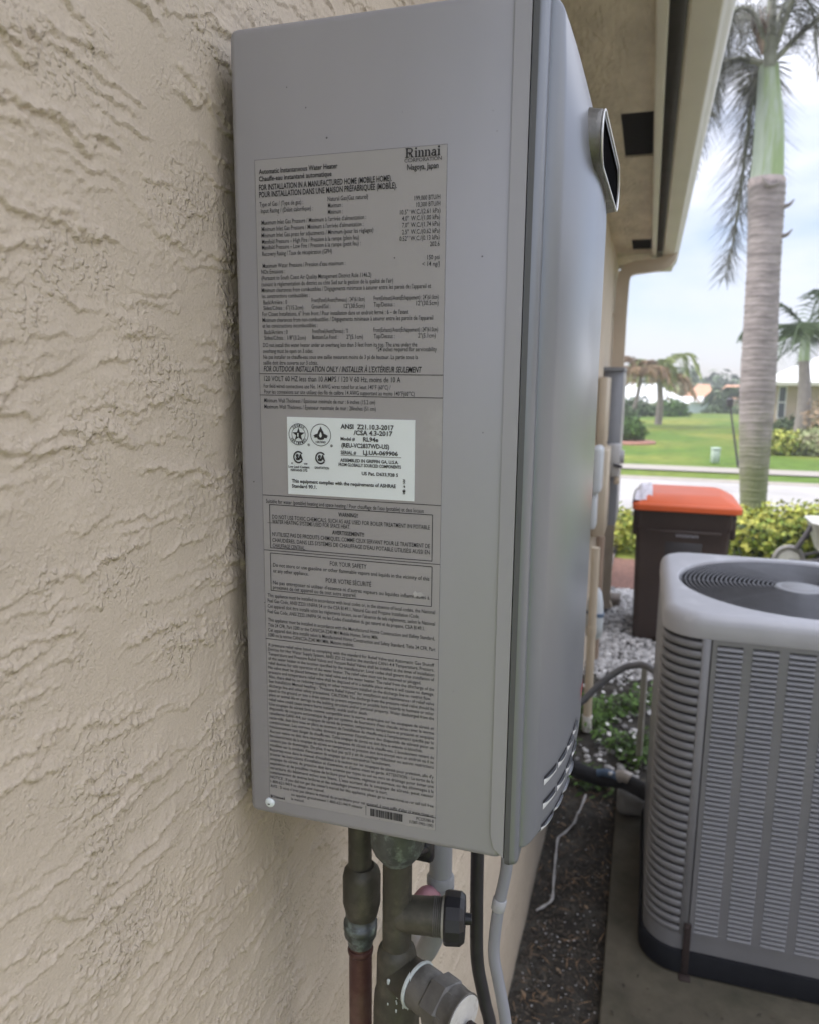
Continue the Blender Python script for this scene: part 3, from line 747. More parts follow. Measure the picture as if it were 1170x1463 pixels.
    (23.4, 92.3, 153.6, 2.9, 'n', "constructeur. Les normes locales doivent gouverner l'installation des dispositifs de sûreté pour un"),
    (23.4, 87.9, 143.7, 2.9, 'n', 'fonctionnement sans danger du chauffe-eau. Cette soupape de sûreté ne doit être ni enlevée ni bouchée.'),
    (23.4, 83.4, 153.8, 2.9, 'n', "Aucune vanne ne doit être intercalée entre la soupape de sûreté et le chauffe-eau. L'écoulement venant du"),
    (23.3, 79.0, 153.8, 2.9, 'n', 'fonctionnement de la soupape de sûreté en température et pression doit être envoyé vers un endroit où il ne'),
    (23.3, 74.6, 153.9, 2.9, 'n', "causera pas de dommages. De plus, il ne faut pas qu'il y ait de couplage réducteur ou autres restrictions"),
    (23.3, 70.1, 116.1, 2.9, 'n', "installées sur la conduite d'évacuation de soupape qui en restreindrait l'écoulement."),
    (23.2, 65.6, 154.1, 2.9, 'n', "Reportez-vous dans le manuel d'installation à la section sur les soupapes de sûreté pour pression, afin d'y"),
    (23.2, 61.2, 154.1, 2.9, 'n', "trouver les instructions d'installation et d'entretien, et d'autres mises en garde. ATTENTION : La sortie de la"),
    (23.2, 56.7, 154.2, 2.9, 'n', 'soupape de sûreté de pression doit être amenée par tuyau au sol ou vers un drainage pour éviter une'),
    (23.2, 52.2, 154.3, 2.9, 'n', 'exposition et de possibles risques de brûlure pour humains, végétaux et animaux, ou des dommages à la'),
    (23.1, 47.7, 154.3, 2.9, 'n', "structure du bâtiment et/ou aux biens. L'eau sortant de la soupape de sûreté peut causer"),
    (23.1, 43.2, 113.5, 2.9, 'n', 'instantanément de sévères brûlures et des échaudages pouvant entraîner la mort.'),
    (23.1, 38.6, 154.5, 2.9, 'n', "NOTICE : If you did not get the owner's manual for this appliance, please go to www.rinnai.us or call toll free"),
    (23.1, 34.1, 53.6, 2.9, 'n', '1-800-621-9419 to obtain one manual.'),
    (23.0, 29.6, 154.6, 2.9, 'n', "AVIS : Si vous n'avez pas obtenu le manuel du propriétaire pour cet appareil, il vous suffit d'aller à www.rinnai.us"),
    (43.7, 25.0, 69.8, 2.7, 'n', 'ou appelez gratuitement 1-800-621-9419 obtenir'),
    (43.6, 20.5, 13.2, 2.7, 'n', 'le manuel.'),
    (162.5, 24.4, 15.6, 2.7, 'n', 'PC225780-B'),
    (156.9, 20.2, 20.7, 2.7, 'n', 'U287-1902-1(00)'),
]

# ------------------------------------------------------------------ the water heater
HX, HZ = 0.015, 1.77623
heater = thing('water_heater', 'grey wall-hung tankless water heater with printed instruction decal on its side', 'water heater', (HX, .178, HZ))
BX = .2527
b = MB(); b.rbox(HX, BX, 0, .356, HZ, HZ + .67, r=.007, seg=3)
body = b.build('body', M['heater'], heater)
auto_smooth(body, 60)
# raised strip along the front edge of the side sheet, foot cut on the slant
st = MB(); st.prism([(HX + .2276, HZ + .024), (HX + .2305, HZ + .012), (BX + .0012, HZ + .004), (BX + .0012, HZ + .664), (HX + .2268, HZ + .664)], 'y', -.0014, .01)
st.build('edge_strip', M['heater'], heater)
st = MB(); st.box(BX, .2548, .0025, .3535, HZ + .002, HZ + .668); st.build('gasket', M['dark_gap'], heater)
# front cover: skirt, rim flange and pressed bulge as one sheet with depth
cv = MB()
ring = []
z0, z1 = HZ - .0045, HZ + .673
def rrect(y0, y1, za, zb, r, n=5):
    o = []
    for cy, cz, a0 in ((y1 - r, za + r, -90), (y1 - r, zb - r, 0), (y0 + r, zb - r, 90), (y0 + r, za + r, 180)):
        for i in range(n + 1):
            a = R(a0 + 90 * i / n); o.append((cy + r * math.cos(a), cz + r * math.sin(a)))
    return o
prof = [(.2548, 0), (.2595, 0), (.2625, .0006), (.2645, .002), (.2656, .0042), (.266, .0075)]
rows = []
for x, ins in prof:
    rows.append([(x, y, z) for y, z in rrect(-.0015 + ins, .3575 - ins, z0 + ins, z1 - ins, max(.003, .009 - ins))])
n = len(rows[0]); vs = [p for r_ in rows for p in r_]
cv.add(vs, [(i * n + k, i * n + (k + 1) % n, (i + 1) * n + (k + 1) % n, (i + 1) * n + k) for i in range(len(rows) - 1) for k in range(n)], True)
cv.add(rows[-1], [tuple(range(n))])
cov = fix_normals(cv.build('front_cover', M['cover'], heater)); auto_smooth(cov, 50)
sk = MB()
r2 = [[(x, y, z) for y, z in rrect(-.0019, .3579, z0 - .0004, z1 + .0004, .009)] for x in (.2551, .2592)]
vs = r2[0] + r2[1]
sk.add(vs, [(k, (k + 1) % n, n + (k + 1) % n, n + k) for k in range(n)], True)
fix_normals(sk.build('cover_skirt', M['skirt'], cov))
YB0, YB1, ZB0, ZB1 = .0085, .3475, HZ + .0105, HZ + .664
def edge(d, w=.0085): 
    t = np.clip(d / w, 0, 1); return np.sqrt(np.maximum(0, 1 - (1 - t) ** 2))
def front(y, z):
    y = np.asarray(y, float); z = np.asarray(z, float)
    u = np.abs((y - .178) / .1705)
    sy = np.maximum(0, 1 - u ** 3.0)
    stp = 1 - np.clip((z - 2.325) / .118, 0, 1) ** 2.1
    sbt = 1 - .25 * np.clip((1.815 - z) / .032, 0, 1) ** 2
    d = np.minimum(np.minimum(y - YB0, YB1 - y), np.minimum(z - ZB0, ZB1 - z))
    e_ = edge(d)
    return .2655 + .0088 * e_ + .0228 * sy * stp * sbt * e_
yy = np.concatenate([YB0 + .0085 * (np.linspace(0, 1, 9)) ** 1.8, np.linspace(.0195, .337, 70), YB1 - .0085 * (np.linspace(1, 0, 9)) ** 1.8])
zz = np.concatenate([ZB0 + .0085 * np.linspace(0, 1, 9) ** 1.8, np.linspace(ZB0 + .0105, ZB1 - .0105, 150), ZB1 - .0085 * np.linspace(1, 0, 9) ** 1.8])
YG, ZG = np.meshgrid(yy, zz, indexing='ij')
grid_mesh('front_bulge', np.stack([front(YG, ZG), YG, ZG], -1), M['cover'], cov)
# louvre slots low on the front
def patch(y0, y1, za, zb, off, ny=6, nz=3):
    Y, Z = np.meshgrid(np.linspace(y0, y1, ny), np.linspace(za, zb, nz), indexing='ij')
    X = front(Y, Z) + off
    return np.stack([X, Y, Z], -1)
for rz in (HZ + .0190, HZ + .0415, HZ + .0640):
    for cy in (.042, .075, .108, .141):
        d_ = MB(); d_.grid(patch(cy - .0140, cy + .0140, rz + .0010, rz + .0042, .0004))
        so = d_.build('louver_slot', M['dark_gap'], cov)
        l = MB()
        Pa = patch(cy - .0142, cy + .0142, rz - .0042, rz + .0016, .0005, 10, 4)
        tt = np.linspace(0, 1, 4)[None, :]; ss = np.sin(np.linspace(0, np.pi, 10))[:, None] ** .35
        Pa[:, :, 0] += .0024 * ss * np.sin(tt * np.pi / 2)
        l.grid(Pa)
        l.build('louver_lip', M['lip_sky_glint'], so)
# flue outlet: flattened ring standing off the bulge
def stadium(yc, zc, hw, hh, n=10):
    o = []
    r_ = hh
    for cy, a0 in ((yc + hw - r_, -90), (yc - hw + r_, 90)):
        for i in range(n + 1):
            a = R(a0 + 180 * i / n); o.append((cy + r_ * math.cos(a), zc + r_ * math.sin(a)))
    return o
VY, VZ = .1755, 2.3690
vt = MB()
rows = []
for x, g_ in ((.276, .0030), (.2895, .0018), (.2965, .0004), (.2999, 0), (.3014, -.0010), (.3017, -.0026), (.3011, -.0042)):
    rows.append([(x + .002 * ((y - .178) / .09), y, z) for y, z in stadium(VY, VZ, .1035 + g_, .0225 + g_)])
n = len(rows[0]); vs = [p for r_ in rows for p in r_]
vt.add(vs, [(i * n + k, i * n + (k + 1) % n, (i + 1) * n + (k + 1) % n, (i + 1) * n + k) for i in range(len(rows) - 1) for k in range(n)], True)
flue = fix_normals(vt.build('flue_outlet', M['cast'], heater))
v2 = MB(); v2.add([(.2993 + .002 * ((y - .178) / .09), y, z) for y, z in stadium(VY, VZ, .0988, .0178)], [tuple(range(n))]); v2.build('flue_opening', M['void'], flue)
v2 = MB(); v2.tube([(p[0] + .0006, p[1], p[2]) for p in rows[4]] + [(rows[4][0][0] + .0006, rows[4][0][1], rows[4][0][2])], .0011, 6, cap=False); v2.build('flue_rim', M['steel_rim'], flue)
v2 = MB(); loft_rows = [[(p[0], p[1], p[2]) for p in rows[6]], [(p[0] - .0025, VY + (p[1] - VY) * .995, VZ + (p[2] - VZ) * .97) for p in rows[6]]]
n = len(rows[6]); v2.add(loft_rows[0] + loft_rows[1], [(k, (k + 1) % n, n + (k + 1) % n, n + k) for k in range(n)], True); v2.build('flue_bore', M['void'], flue)
# red badge on the front
def P2(u, v, y=0.0): return (HX + u / 1000, y, HZ + v / 1000)

# ------------------------------------------------------------------ flat print
_cap = {}
def text_mesh(sx, bold=0.0, shear=0.0):
    cu = bpy.data.curves.new('lettering', 'FONT')
    cu.body = sx; cu.size = 1; cu.resolution_u = 2; cu.offset = bold; cu.shear = shear
    o = bpy.data.objects.new('lettering', cu); COL.objects.link(o)
    dg = bpy.context.evaluated_depsgraph_get(); dg.update()
    me = bpy.data.meshes.new_from_object(o.evaluated_get(dg))
    V = np.empty(len(me.vertices) * 3); me.vertices.foreach_get('co', V); V = V.reshape(-1, 3)
    F = [tuple(p.vertices) for p in me.polygons]
    bpy.data.objects.remove(o); bpy.data.curves.remove(cu); bpy.data.meshes.remove(me)
    return V, F
_V, _F = text_mesh('H'); CAPH = _V[:, 1].max()
def put_text(mb, sx, u, v, w, cap, bold=0.0, shear=0.0, y=-.0011, rot=0.0):
    V, F = text_mesh(sx, bold, shear)
    if len(V) == 0: return
    x0, x1 = V[:, 0].min(), V[:, 0].max()
    X = (V[:, 0] - x0) * (w / (x1 - x0)); Z = V[:, 1] * (cap / CAPH)
    if rot:
        c_, s_ = math.cos(rot), math.sin(rot); X, Z = X * c_ - Z * s_, X * s_ + Z * c_
    mb.add([P2(u + a, v + b_, y) for a, b_ in zip(X, Z)], F)
def bar(mb, u0, v0, u1, v1, t=.35, y=-.00105):
    if abs(u1 - u0) > abs(v1 - v0): mb.add([P2(u0, v0 - t / 2, y), P2(u1, v1 - t / 2, y), P2(u1, v1 + t / 2, y), P2(u0, v0 + t / 2, y)], [(0, 1, 2, 3)])
    else: mb.add([P2(u0 - t / 2, v0, y), P2(u0 + t / 2, v0, y), P2(u1 + t / 2, v1, y), P2(u1 - t / 2, v1, y)], [(0, 1, 2, 3)])
def ngon(mb, pts, y=-.0012): mb.add([P2(a, b_, y) for a, b_ in pts], [tuple(range(len(pts)))])
def ringf(mb, u, v, r0, r1, a0=0, a1=360, n=40, y=-.0012, ax=1.0):
    vs = []; fs = []
    for i in range(n + 1):
        a = R(a0 + (a1 - a0) * i / n); vs += [P2(u + r0 * math.cos(a) * ax, v + r0 * math.sin(a), y), P2(u + r1 * math.cos(a) * ax, v + r1 * math.sin(a), y)]
    for i in range(n): fs.append((2 * i, 2 * i + 1, 2 * i + 3, 2 * i + 2))
    mb.add(vs, fs)

dc = MB(); dc.box(HX + .0217, HX + .1797, -.0006, .001, HZ + .0170, HZ + .5712)
decal = dc.build('instruction_decal', M['decal'], heater)
ed = MB()
for q in ((21.7, 571.1, 179.7, 571.1), (179.6, 17, 179.6, 571), (21.8, 17, 21.8, 571)):
    bar(ed, *q, t=.22, y=-.0007)
ed.build('decal_edge', M['ink_soft'], decal)
tx = MB()
BOLD = {'n': .002, 'b': .016, 'i': .012}
for u, v, w_, cap, st_, s_ in PRINT_LINES:
    put_text(tx, s_, u, v, w_, cap, BOLD[st_], .22 if st_ == 'i' else 0.0)
# slab-serif maker's name drawn letter by letter (unit: x-height 1, stems .28)
def slab(mb, u, v, sc, y=-.0011, sx=1.0, f=None):
    put = f or (lambda p: P2(u + p[0] * sc * sx, v + p[1] * sc, y))
    def poly(p): mb.add([put(q) for q in p], [tuple(range(len(p)))])
    def rect(a, b_, c_, d_): poly([(a, b_), (c_, b_), (c_, d_), (a, d_)])
    def arc(cx, cy, r0x, r0y, r1x, r1y, a0, a1, n=12):
        vs = []
        for i in range(n + 1):
            t = R(a0 + (a1 - a0) * i / n); vs += [put((cx + r0x * math.cos(t), cy + r0y * math.sin(t))), put((cx + r1x * math.cos(t), cy + r1y * math.sin(t)))]
        mb.add(vs, [(2 * i, 2 * i + 1, 2 * i + 3, 2 * i + 2) for i in range(n)])
    x = 0.0
    # R
    rect(x + .14, 0, x + .42, 1.42); rect(x, 0, x + .56, .12); rect(x, 1.30, x + .6, 1.42)
    rect(x + .42, 1.29, x + .72, 1.42); rect(x + .42, .66, x + .70, .79)
    arc(x + .70, 1.04, .13, .25, .40, .38, -90, 90)
    poly([(x + .50, .70), (x + .80, .70), (x + 1.10, .12), (x + .86, 0)]); rect(x + .82, 0, x + 1.26, .12)
    x += 1.38
    def stem_i(x):
        rect(x + .10, 0, x + .38, .98); rect(x, 0, x + .48, .11); rect(x, .88, x + .38, .99)
        arc(x + .24, 1.30, 0.001, 0.001, .17, .16, 0, 360, 16)
    def let_n(x):
        rect(x + .10, 0, x + .38, .98); rect(x, 0, x + .46, .11); rect(x, .88, x + .38, .99)
        rect(x + .66, 0, x + .94, .66); rect(x + .58, 0, x + 1.02, .11)
        arc(x + .62, .64, .06, .18, .32, .37, 0, 120)
    stem_i(x); x += .56
    let_n(x); x += 1.08
    let_n(x); x += 1.08
    # a
    rect(x + .56, .06, x + .84, .66); rect(x + .56, 0, x + .98, .11)
    arc(x + .48, .66, .10, .20, .36, .34, 0, 165)
    arc(x + .40, .29, .13, .17, .40, .31, 60, 330)
    rect(x + .40, .46, x + .60, .58)
    x += 1.04
    stem_i(x); x += .5
    return x
slab(tx, 148.0, 563.6, 4.75, sx=.99)
slab(tx, 22.9, 19.4, 1.9, sx=1.35)
# ruled lines, boxes, bar code
for q in ((21.7, 403.9, 179.7, 403.9), (21.8, 386.4, 179.7, 386.4), (22.0, 301.6, 179.7, 301.6), (22.0, 253.3, 179.7, 253.3), (21.5, 172.6, 179.9, 172.6), (117.5, 29.4, 179.7, 29.4)):
    bar(tx, *q, t=.5)
bar(tx, 116.6, 19.6, 116.6, 28.8, t=.4)
for x0, x1, zt, zb in ((28.3, 172.8, 293.6, 255.6), (28.0, 173.0, 250.9, 217.4)):
    for q in ((x0, zt, x1, zt), (x0, zb, x1, zb), (x0, zb, x0, zt), (x1, zb, x1, zt)): bar(tx, *q, t=.55)
bar(tx, 26, 288 - 10.4, 36, 288 - 10.4, t=.25)
u = 120.8
while u < 149.8:
    wd = rng.choice((.35, .35, .7, 1.0)); ngon(tx, [(u, 19.9), (u + wd, 19.9), (u + wd, 27.0), (u, 27.0)], -.0011); u += wd + rng.choice((.3, .35, .6))
tx.build('printed_lettering', M['ink'], decal)

# white certification sticker
sk = MB(); sk.box(HX + .0464, HX + .1573, -.0013, .0008, HZ + .3038, HZ + .3687)
stick = sk.build('certification_sticker', M['sticker'], heater)
t2 = MB(); Y2 = -.0018
SL = [("ANSI  Z21.10.3-2017", 94.7, 360.4, 45.8, 3.6), ("/CSA 4.3-2017", 106.1, 355.6, 33.3, 3.6), ("Model #", 94.7, 350.9, 12.6, 2.5), ("RL94e", 114.3, 350.6, 13.2, 3.3), ("(REU-VC2837WD-US)", 95.4, 345.2, 41.3, 3.4),
      ("SERIAL #", 94.7, 339.6, 13.6, 2.7), ("LJ.UA-069906", 114.3, 339.9, 29.8, 3.3), ("ASSEMBLED IN GRIFFIN GA, U.S.A.", 94.2, 333.4, 50.4, 2.5), ("FROM GLOBALLY SOURCED COMPONENTS", 92.8, 329.7, 54.0, 2.5), ("US Pat. D633,928 S", 113.2, 323.1, 31.2, 2.6),
      ("This equipment complies with the requirements of ASHRAE", 50.2, 313.9, 92.4, 2.8), ("Standard 90.1.", 50.1, 309.6, 23.0, 2.8), ("Low Lead Content", 47.3, 326.4, 19.3, 1.9), ("NSF/ANSI 372", 49.4, 323.6, 15.2, 1.9), ("SANITATION", 71.3, 326.4, 13.0, 1.9), ("c", 49.8, 329.6, 1.7, 1.8), ("us", 61.6, 329.6, 3.2, 1.8)]
for s_, u, v, w_, cap in SL: put_text(t2, s_, u, v, w_, cap, .028, y=Y2)
for i, ch in enumerate("22-4-15"[::-1]):
    put_text(t2, ch, 148.4 if ch != '-' else 148.9, 309.3 + i * 1.75, 2.3 if ch != '-' else 1.3, 1.4, .03, y=Y2)
bar(t2, 94.6, 338.6, 147.0, 338.6, t=.35, y=Y2)
def star(mb, u, v, r0, r1, n=5, a=90):
    ngon(mb, [(u + (r0 if k % 2 == 0 else r1) * math.cos(R(a + 180 * k / n)), v + (r0 if k % 2 == 0 else r1) * math.sin(R(a + 180 * k / n))) for k in range(2 * n)], Y2)
U1, V1 = 57.0, 354.5
ringf(t2, U1, V1, 8.5, 9.0, y=Y2); ringf(t2, U1, V1, 5.9, 6.3, y=Y2); star(t2, U1, V1 - .2, 5.9, 2.35)
for word, a0, sgn in (("DESIGN", 128, -1), ("CERTIFIED", 212, 1)):
    for i, ch in enumerate(word):
        an = R(a0 + sgn * i * (76 / 5 if sgn < 0 else 116 / 8))
        ro = an - math.pi / 2 if sgn < 0 else an + math.pi / 2
        rr = 6.6 if sgn < 0 else 8.1
        cu, cv_ = U1 + rr * math.cos(an), V1 + rr * math.sin(an)
        put_text(t2, ch, cu - .7 * math.cos(ro), cv_ - .7 * math.sin(ro), 1.3, 1.6, .03, y=Y2, rot=ro)
U2, V2 = 77.0, 354.6
ringf(t2, U2, V2, 8.7, 9.2, y=Y2)
fl = [(0, 7.0), (.9, 5.0), (2.2, 3.0), (2.9, 1.0), (4.4, .6), (6.6, -.6), (5.6, -1.4), (5.8, -2.4), (3.2, -2.2), (2.6, -3.6), (0, -4.1), (-2.6, -3.6), (-3.2, -2.2), (-5.8, -2.4), (-5.6, -1.4), (-6.6, -.6), (-4.4, .6), (-2.9, 1.0), (-2.2, 3.0), (-.9, 5.0)]
ngon(t2, [(U2 + a, V2 + b_) for a, b_ in fl], Y2)
put_text(t2, "CERTIFIED", U2 - 4.6, V2 - 6.6, 9.2, 1.5, .03, y=Y2)
for uu in (66.0, 86.4):
    put_text(t2, "®", uu - .9, 345.0, 2.2, 2.0, .02, y=Y2)
t2.build('sticker_lettering', M['ink'], stick)
t3 = MB()
fl2 = [(0, 3.4), (1.1, 1.2), (1.5, -.6), (.9, -2.2), (0, -2.7), (-.9, -2.2), (-1.5, -.6), (-1.0, .9)]
ngon(t3, [(U2 + a * .8, V2 + b_ * .8) for a, b_ in fl2], -.0021)
ngon(t3, [(U1 - .9, V1 + 1.1), (U1 - .9, V1 - 1.9), (U1 + .1, V1 - 1.9), (U1 + .1, V1 + 1.1)], -.0021)
t3.build('sticker_knockout', M['sticker'], stick)
t4 = MB()
for uc in (56.6, 76.7):
    ringf(t4, uc, 335.5, 3.9, 5.2, 38, 322, 30, Y2, .92)
    put_text(t4, "SA", uc - 2.5, 333.4, 6.8, 4.2, .075, y=Y2)
t4.build('sticker_emblem', M['ink'], stick)

# red maker's badge on the front sheet
rb = MB()
slab(rb, 0, 0, 1, f=lambda p: (float(front(.196 + p[0] * .0085, 1.845 + p[1] * .0085)) + .0006, .196 + p[0] * .0085, 1.845 + p[1] * .0085))
rb.build('red_badge', M['red'], cov)
# screws, bracket, scuffs
for u, v in ((21.6, 13.6), (60, 640), ):
    sc = MB(); sc.lathe([(-.002, .0046), (.0012, .0046), (.0024, .003), (.0026, .0008)], P2(u, v, 0), (0, -1, 0), 16)
    if v < 100:
        so = sc.build('screw', M['sticker'], heater)
        s3 = MB(); s3.box(HX + .0206, HX + .0226, -.0032, -.002, HZ + .0128, HZ + .0134); s3.build('screw_slot', M['dark_gap'], so)
br = MB(); br.rbox(.001, HX + .004, .05, .306, HZ + .60, HZ + .6695, r=.001, seg=1); br.build('wall_bracket', M['heater'], heater)
br = MB(); br.lathe([(-.001, .006), (.004, .006), (.0055, .0035)], (.030, .03, HZ + .67), (0, 0, 1), 12); br.build('top_bolt', M['steel_rim'], heater)
br = MB()
rs2 = random.Random(5)
for k in range(16):
    u, v = rs2.uniform(8, 220), rs2.uniform(10, 660)
    r_ = rs2.uniform(.25, .7)
    ringf(br, u, v, 0.0, r_, n=6, y=-.0016 if u < 181 else -.0004)
ringf(br, 84, 583, 0, .8, n=8, y=-.0004); ringf(br, 68, 470.5, 0, .7, n=8, y=-.0016)
br.build('dirt_speck', M['ink_soft'], heater)['kind'] = 'stuff'
sf = MB()
ngon(sf, [(157, 227), (159, 229.5), (160.5, 228), (164, 229), (166.5, 226.5), (163, 224.5), (161, 225.4), (158.5, 223.8)], -.0012)
sf.build('pale_scuff', mat('pale_scuff', (.46, .46, .465), .5, var=.15, vscale=160), decal)

# ------------------------------------------------------------------ pipes and cables under the heater
t = thing('copper_pipe', 'dark copper pipe with greenish collar, leftmost under the heater', 'pipe', (.079, .12, 0))
p = MB(); p.tube([(.079, .12, HZ + .004), (.079, .12, 1.645)], .0128, 16); p.build('upper_pipe', M['olive'], t)
p = MB(); p.lathe([(0, .014), (.006, .0195), (.012, .0208), (.044, .0208), (.054, .0185), (.060, .0172)], (.081, .12, 1.655), (0, 0, -1), 18); p.build('union_coupling', M['olive'], t)
p = MB(); p.lathe([(0, .0165), (.010, .0165), (.0105, .0188), (.019, .0188), (.0195, .0180), (.026, .0180), (.030, .0145), (.038, .014)], (.0795, .12, 1.5965), (0, 0, -1), 18); p.build('collar', M['teal'], t)
p = MB(); p.tube([(.0795, .12, 1.57), (.0795, .12, 1.2), (.0795, .12, .02)], .0128, 16); p.build('lower_pipe', M['copper'], t)
p = MB(); p.lathe([(0, .0136), (.002, .0145), (.006, .0142), (.008, .013)], (.0795, .12, 1.5545), (0, 0, -1), 16); p.build('solder_ring', M['copper'], t)

t = thing('service_valve', 'tarnished brass service valve with black cap and grey side outlet', 'valve', (.128, .10, 0))
p = MB(); p.lathe([(0, .0265), (.030, .0275), (.034, .029), (.040, .029), (.044, .0275), (.074, .0275), (.082, .024), (.092, .0165)], (.128, .10, HZ + .001), (0, 0, -1), 24); nut = p.build('union_nut', M['teal'], t)
p = MB(); p.lathe([(0, .0286), (.004, .0294), (.009, .0286)], (.128, .10, HZ - .034), (0, 0, -1), 24); p.build('nut_bead', M['bead'], nut)
p = MB(); p.tube([(.128, .10, 1.70), (.128, .10, 1.535), (.128, .10, 1.50)], [.0150, .0150, .0150], 18); p.build('valve_body', M['olive'], t)
d1 = Vector((.97, .17, .02)).normalized()
o1 = Vector((.128, .10, 1.6225))
p = MB(); p.lathe([(0, .016), (.012, .0185), (.034, .0190), (.038, .0196), (.040, .0190), (.052, .0190)], o1, d1, 20); p.build('side_branch', M['olive'], t)
p = MB(); p.lathe([(.0475, .0208), (.0505, .0208)], o1, d1, 24); p.build('branch_band', M['tape_white'], t)
p = MB(); p.lathe([(.0500, .0255), (.0525, .0268), (.0665, .0262), (.071, .0225), (.0715, .010)], o1, d1, 14, smooth=False); cp = p.build('black_cap', M['black_plastic'], t)
p = MB(); p.lathe([(.071, .006), (.078, .0055)], o1, d1, 8); p.build('cap_nub', M['black_plastic'], cp)
p = MB(); p.rbox(.135, .158, .125, .137, 1.668, 1.694, r=.003, seg=1); p.tube([(.14, .11, 1.688), (.150, .13, 1.684)], .006, 8); p.build('lever', M['black_plastic'], t)
p = MB()
for k in range(5): p.lathe([(0, .0192), (.0007, .0202), (.0014, .0192)], o1 + d1 * (.0385 + .0020 * k), d1, 20)
p.build('thread', M['grey_fit'], t)
# lower tee
p = MB(); p.lathe([(0, .0150), (.004, .019), (.012, .0208), (.05, .0215), (.058, .0235), (.075, .0245), (.12, .0245)], (.128, .10, 1.585), (0, 0, -1), 20); p.build('lower_body', M['olive'], t)
d2 = Vector((.90, -.43, -.02)).normalized()
o2 = Vector((.128, .10, 1.556))
p = MB(); p.lathe([(0, .021), (.024, .0215), (.027, .0235), (.030, .0240)], o2, d2, 22); p.build('tee_branch', M['olive'], t)
p = MB(); p.lathe([(.0285, .0235), (.0305, .0246), (.0325, .0235)], o2, d2, 22); p.build('tee_bead', M['bead'], t)
p = MB(); p.lathe([(.033, .0225), (.048, .0228), (.051, .0215), (.053, .0215)], o2, d2, 22); p.build('outlet_nipple', M['grey_fit'], t)
p = MB(); p.lathe([(.052, .0245), (.054, .0268), (.071, .0268), (.074, .025), (.080, .0245)], o2, d2, 6, smooth=False); hx = p.build('hex_nut', M['grey_fit'], t)
p = MB(); p.lathe([(.0735, .0245), (.088, .0240), (.0885, .0248), (.0905, .0248)], o2, d2, 24); p.build('outlet_body', M['grey_fit'], t)
p = MB(); p.lathe([(.0906, .0232), (.0916, .0232)], o2, d2, 28); p.build('pale_end_face', M['white_face'], t)
p = MB(); c_ = o2 + d2 * .0915
p.tube([c_ + Vector((.004, 0, -.008)), c_ + d2 * .012 + Vector((.004, 0, -.008)), c_ + d2 * .016 + Vector((.004, 0, -.012))], [.0075, .0078, .0075], 8)
p.build('rusty_stub', M['rust'], t)
p = MB()
rs2 = random.Random(9)
for k in range(26):
    a = R(180 + rs2.uniform(-30, 80)); rr = .0235
    q = o2 + d2 * rs2.uniform(.016, .030)
    ax1 = d2.orthogonal().normalized(); ax2 = d2.cross(ax1)
    q = Vector((.128 + rs2.uniform(-.004, .024), .10 - .0225 - rs2.uniform(0, .0025), 1.556 - rs2.uniform(-.004, .036)))
    q.y = .10 - math.sqrt(max(0, .0228 ** 2 - (q.x - .128) ** 2))
    s_ = rs2.uniform(.0009, .0026)
    p.rbox(q.x - s_ * .7, q.x + s_ * .7, q.y - s_ * .6, q.y + s_ * .6, q.z - s_ * 1.5, q.z + s_ * 1.5, r=s_ * .5, seg=1)
p.build('mineral_crust', M['bead'], t)
p = MB(); p.tube([(.128, .10, 1.47), (.128, .10, .02)], .0150, 14); p.build('riser_pipe', M['copper'], t)

t = thing('drain_pipe', 'grey plastic pipe with pink primer stain behind the service valve', 'pipe', (.143, .22, 0))
p = MB(); p.tube([(.143, .22, HZ + .003), (.143, .22, 1.572)], .0138, 16); p.build('upper_pipe', M['pvc'], t)
p = MB(); p.lathe([(0, .0145), (.004, .0168), (.012, .0168)], (.143, .22, 1.590), (0, 0, -1), 18); p.build('socket', M['pvc'], t)
p = MB(); p.tube(catmull([(.141, .206, 1.566), (.137, .203, 1.574), (.130, .199, 1.576), (.123, .195, 1.568)], 4), .0082, 14); p.build('primed_elbow', M['pink'], t)
p = MB(); p.tube(catmull([(.146, .22, 1.575), (.145, .222, 1.54), (.134, .23, 1.50), (.118, .25, 1.455), (.10, .30, 1.41), (.06, .40, 1.35), (.002, .46, 1.31)], 5), .0138, 14); p.build('slanted_pipe', M['pvc'], t)
tag((lambda p_: p_.build('power_cord', M['black_plastic']))(MB().tube(catmull([(.191, .2, HZ + .004), (.1915, .2, 1.63), (.1925, .2, 1.56), (.195, .2, 1.50), (.205, .2, 1.45), (.214, .195, 1.41), (.205, .18, 1.33), (.15, .14, 1.27), (.05, .12, 1.25), (.003, .12, 1.25)], 6), .0078, 10)), 'black cord hanging from the heater between grey pipe and grey hose', 'cord')
t = thing('condensate_hose', 'thin pale grey hose with white joint under the front cover edge', 'hose', (.25, .05, HZ))
p = MB(); p.tube(catmull([(.2500, .05, HZ + .002), (.2490, .05, 1.735), (.2437, .05, 1.699), (.2403, .05, 1.6616), (.2405, .05, 1.64), (.2449, .05, 1.618), (.2537, .05, 1.5725), (.262, .05, 1.50), (.24, .05, 1.3), (.16, .06, .8), (.14, .08, .02)], 6), .0056, 12); p.build('hose', mat('hose_grey', (.25, .26, .295), .4, var=.06), t)
p = MB(); p.lathe([(0, .0060), (.001, .0066), (.011, .0066), (.012, .0060)], (.2443, .05, 1.7035), (-.16, 0, -1), 14); p.build('white_joint', mat('hose_joint', (.38, .39, .42), .4, var=.06), t)

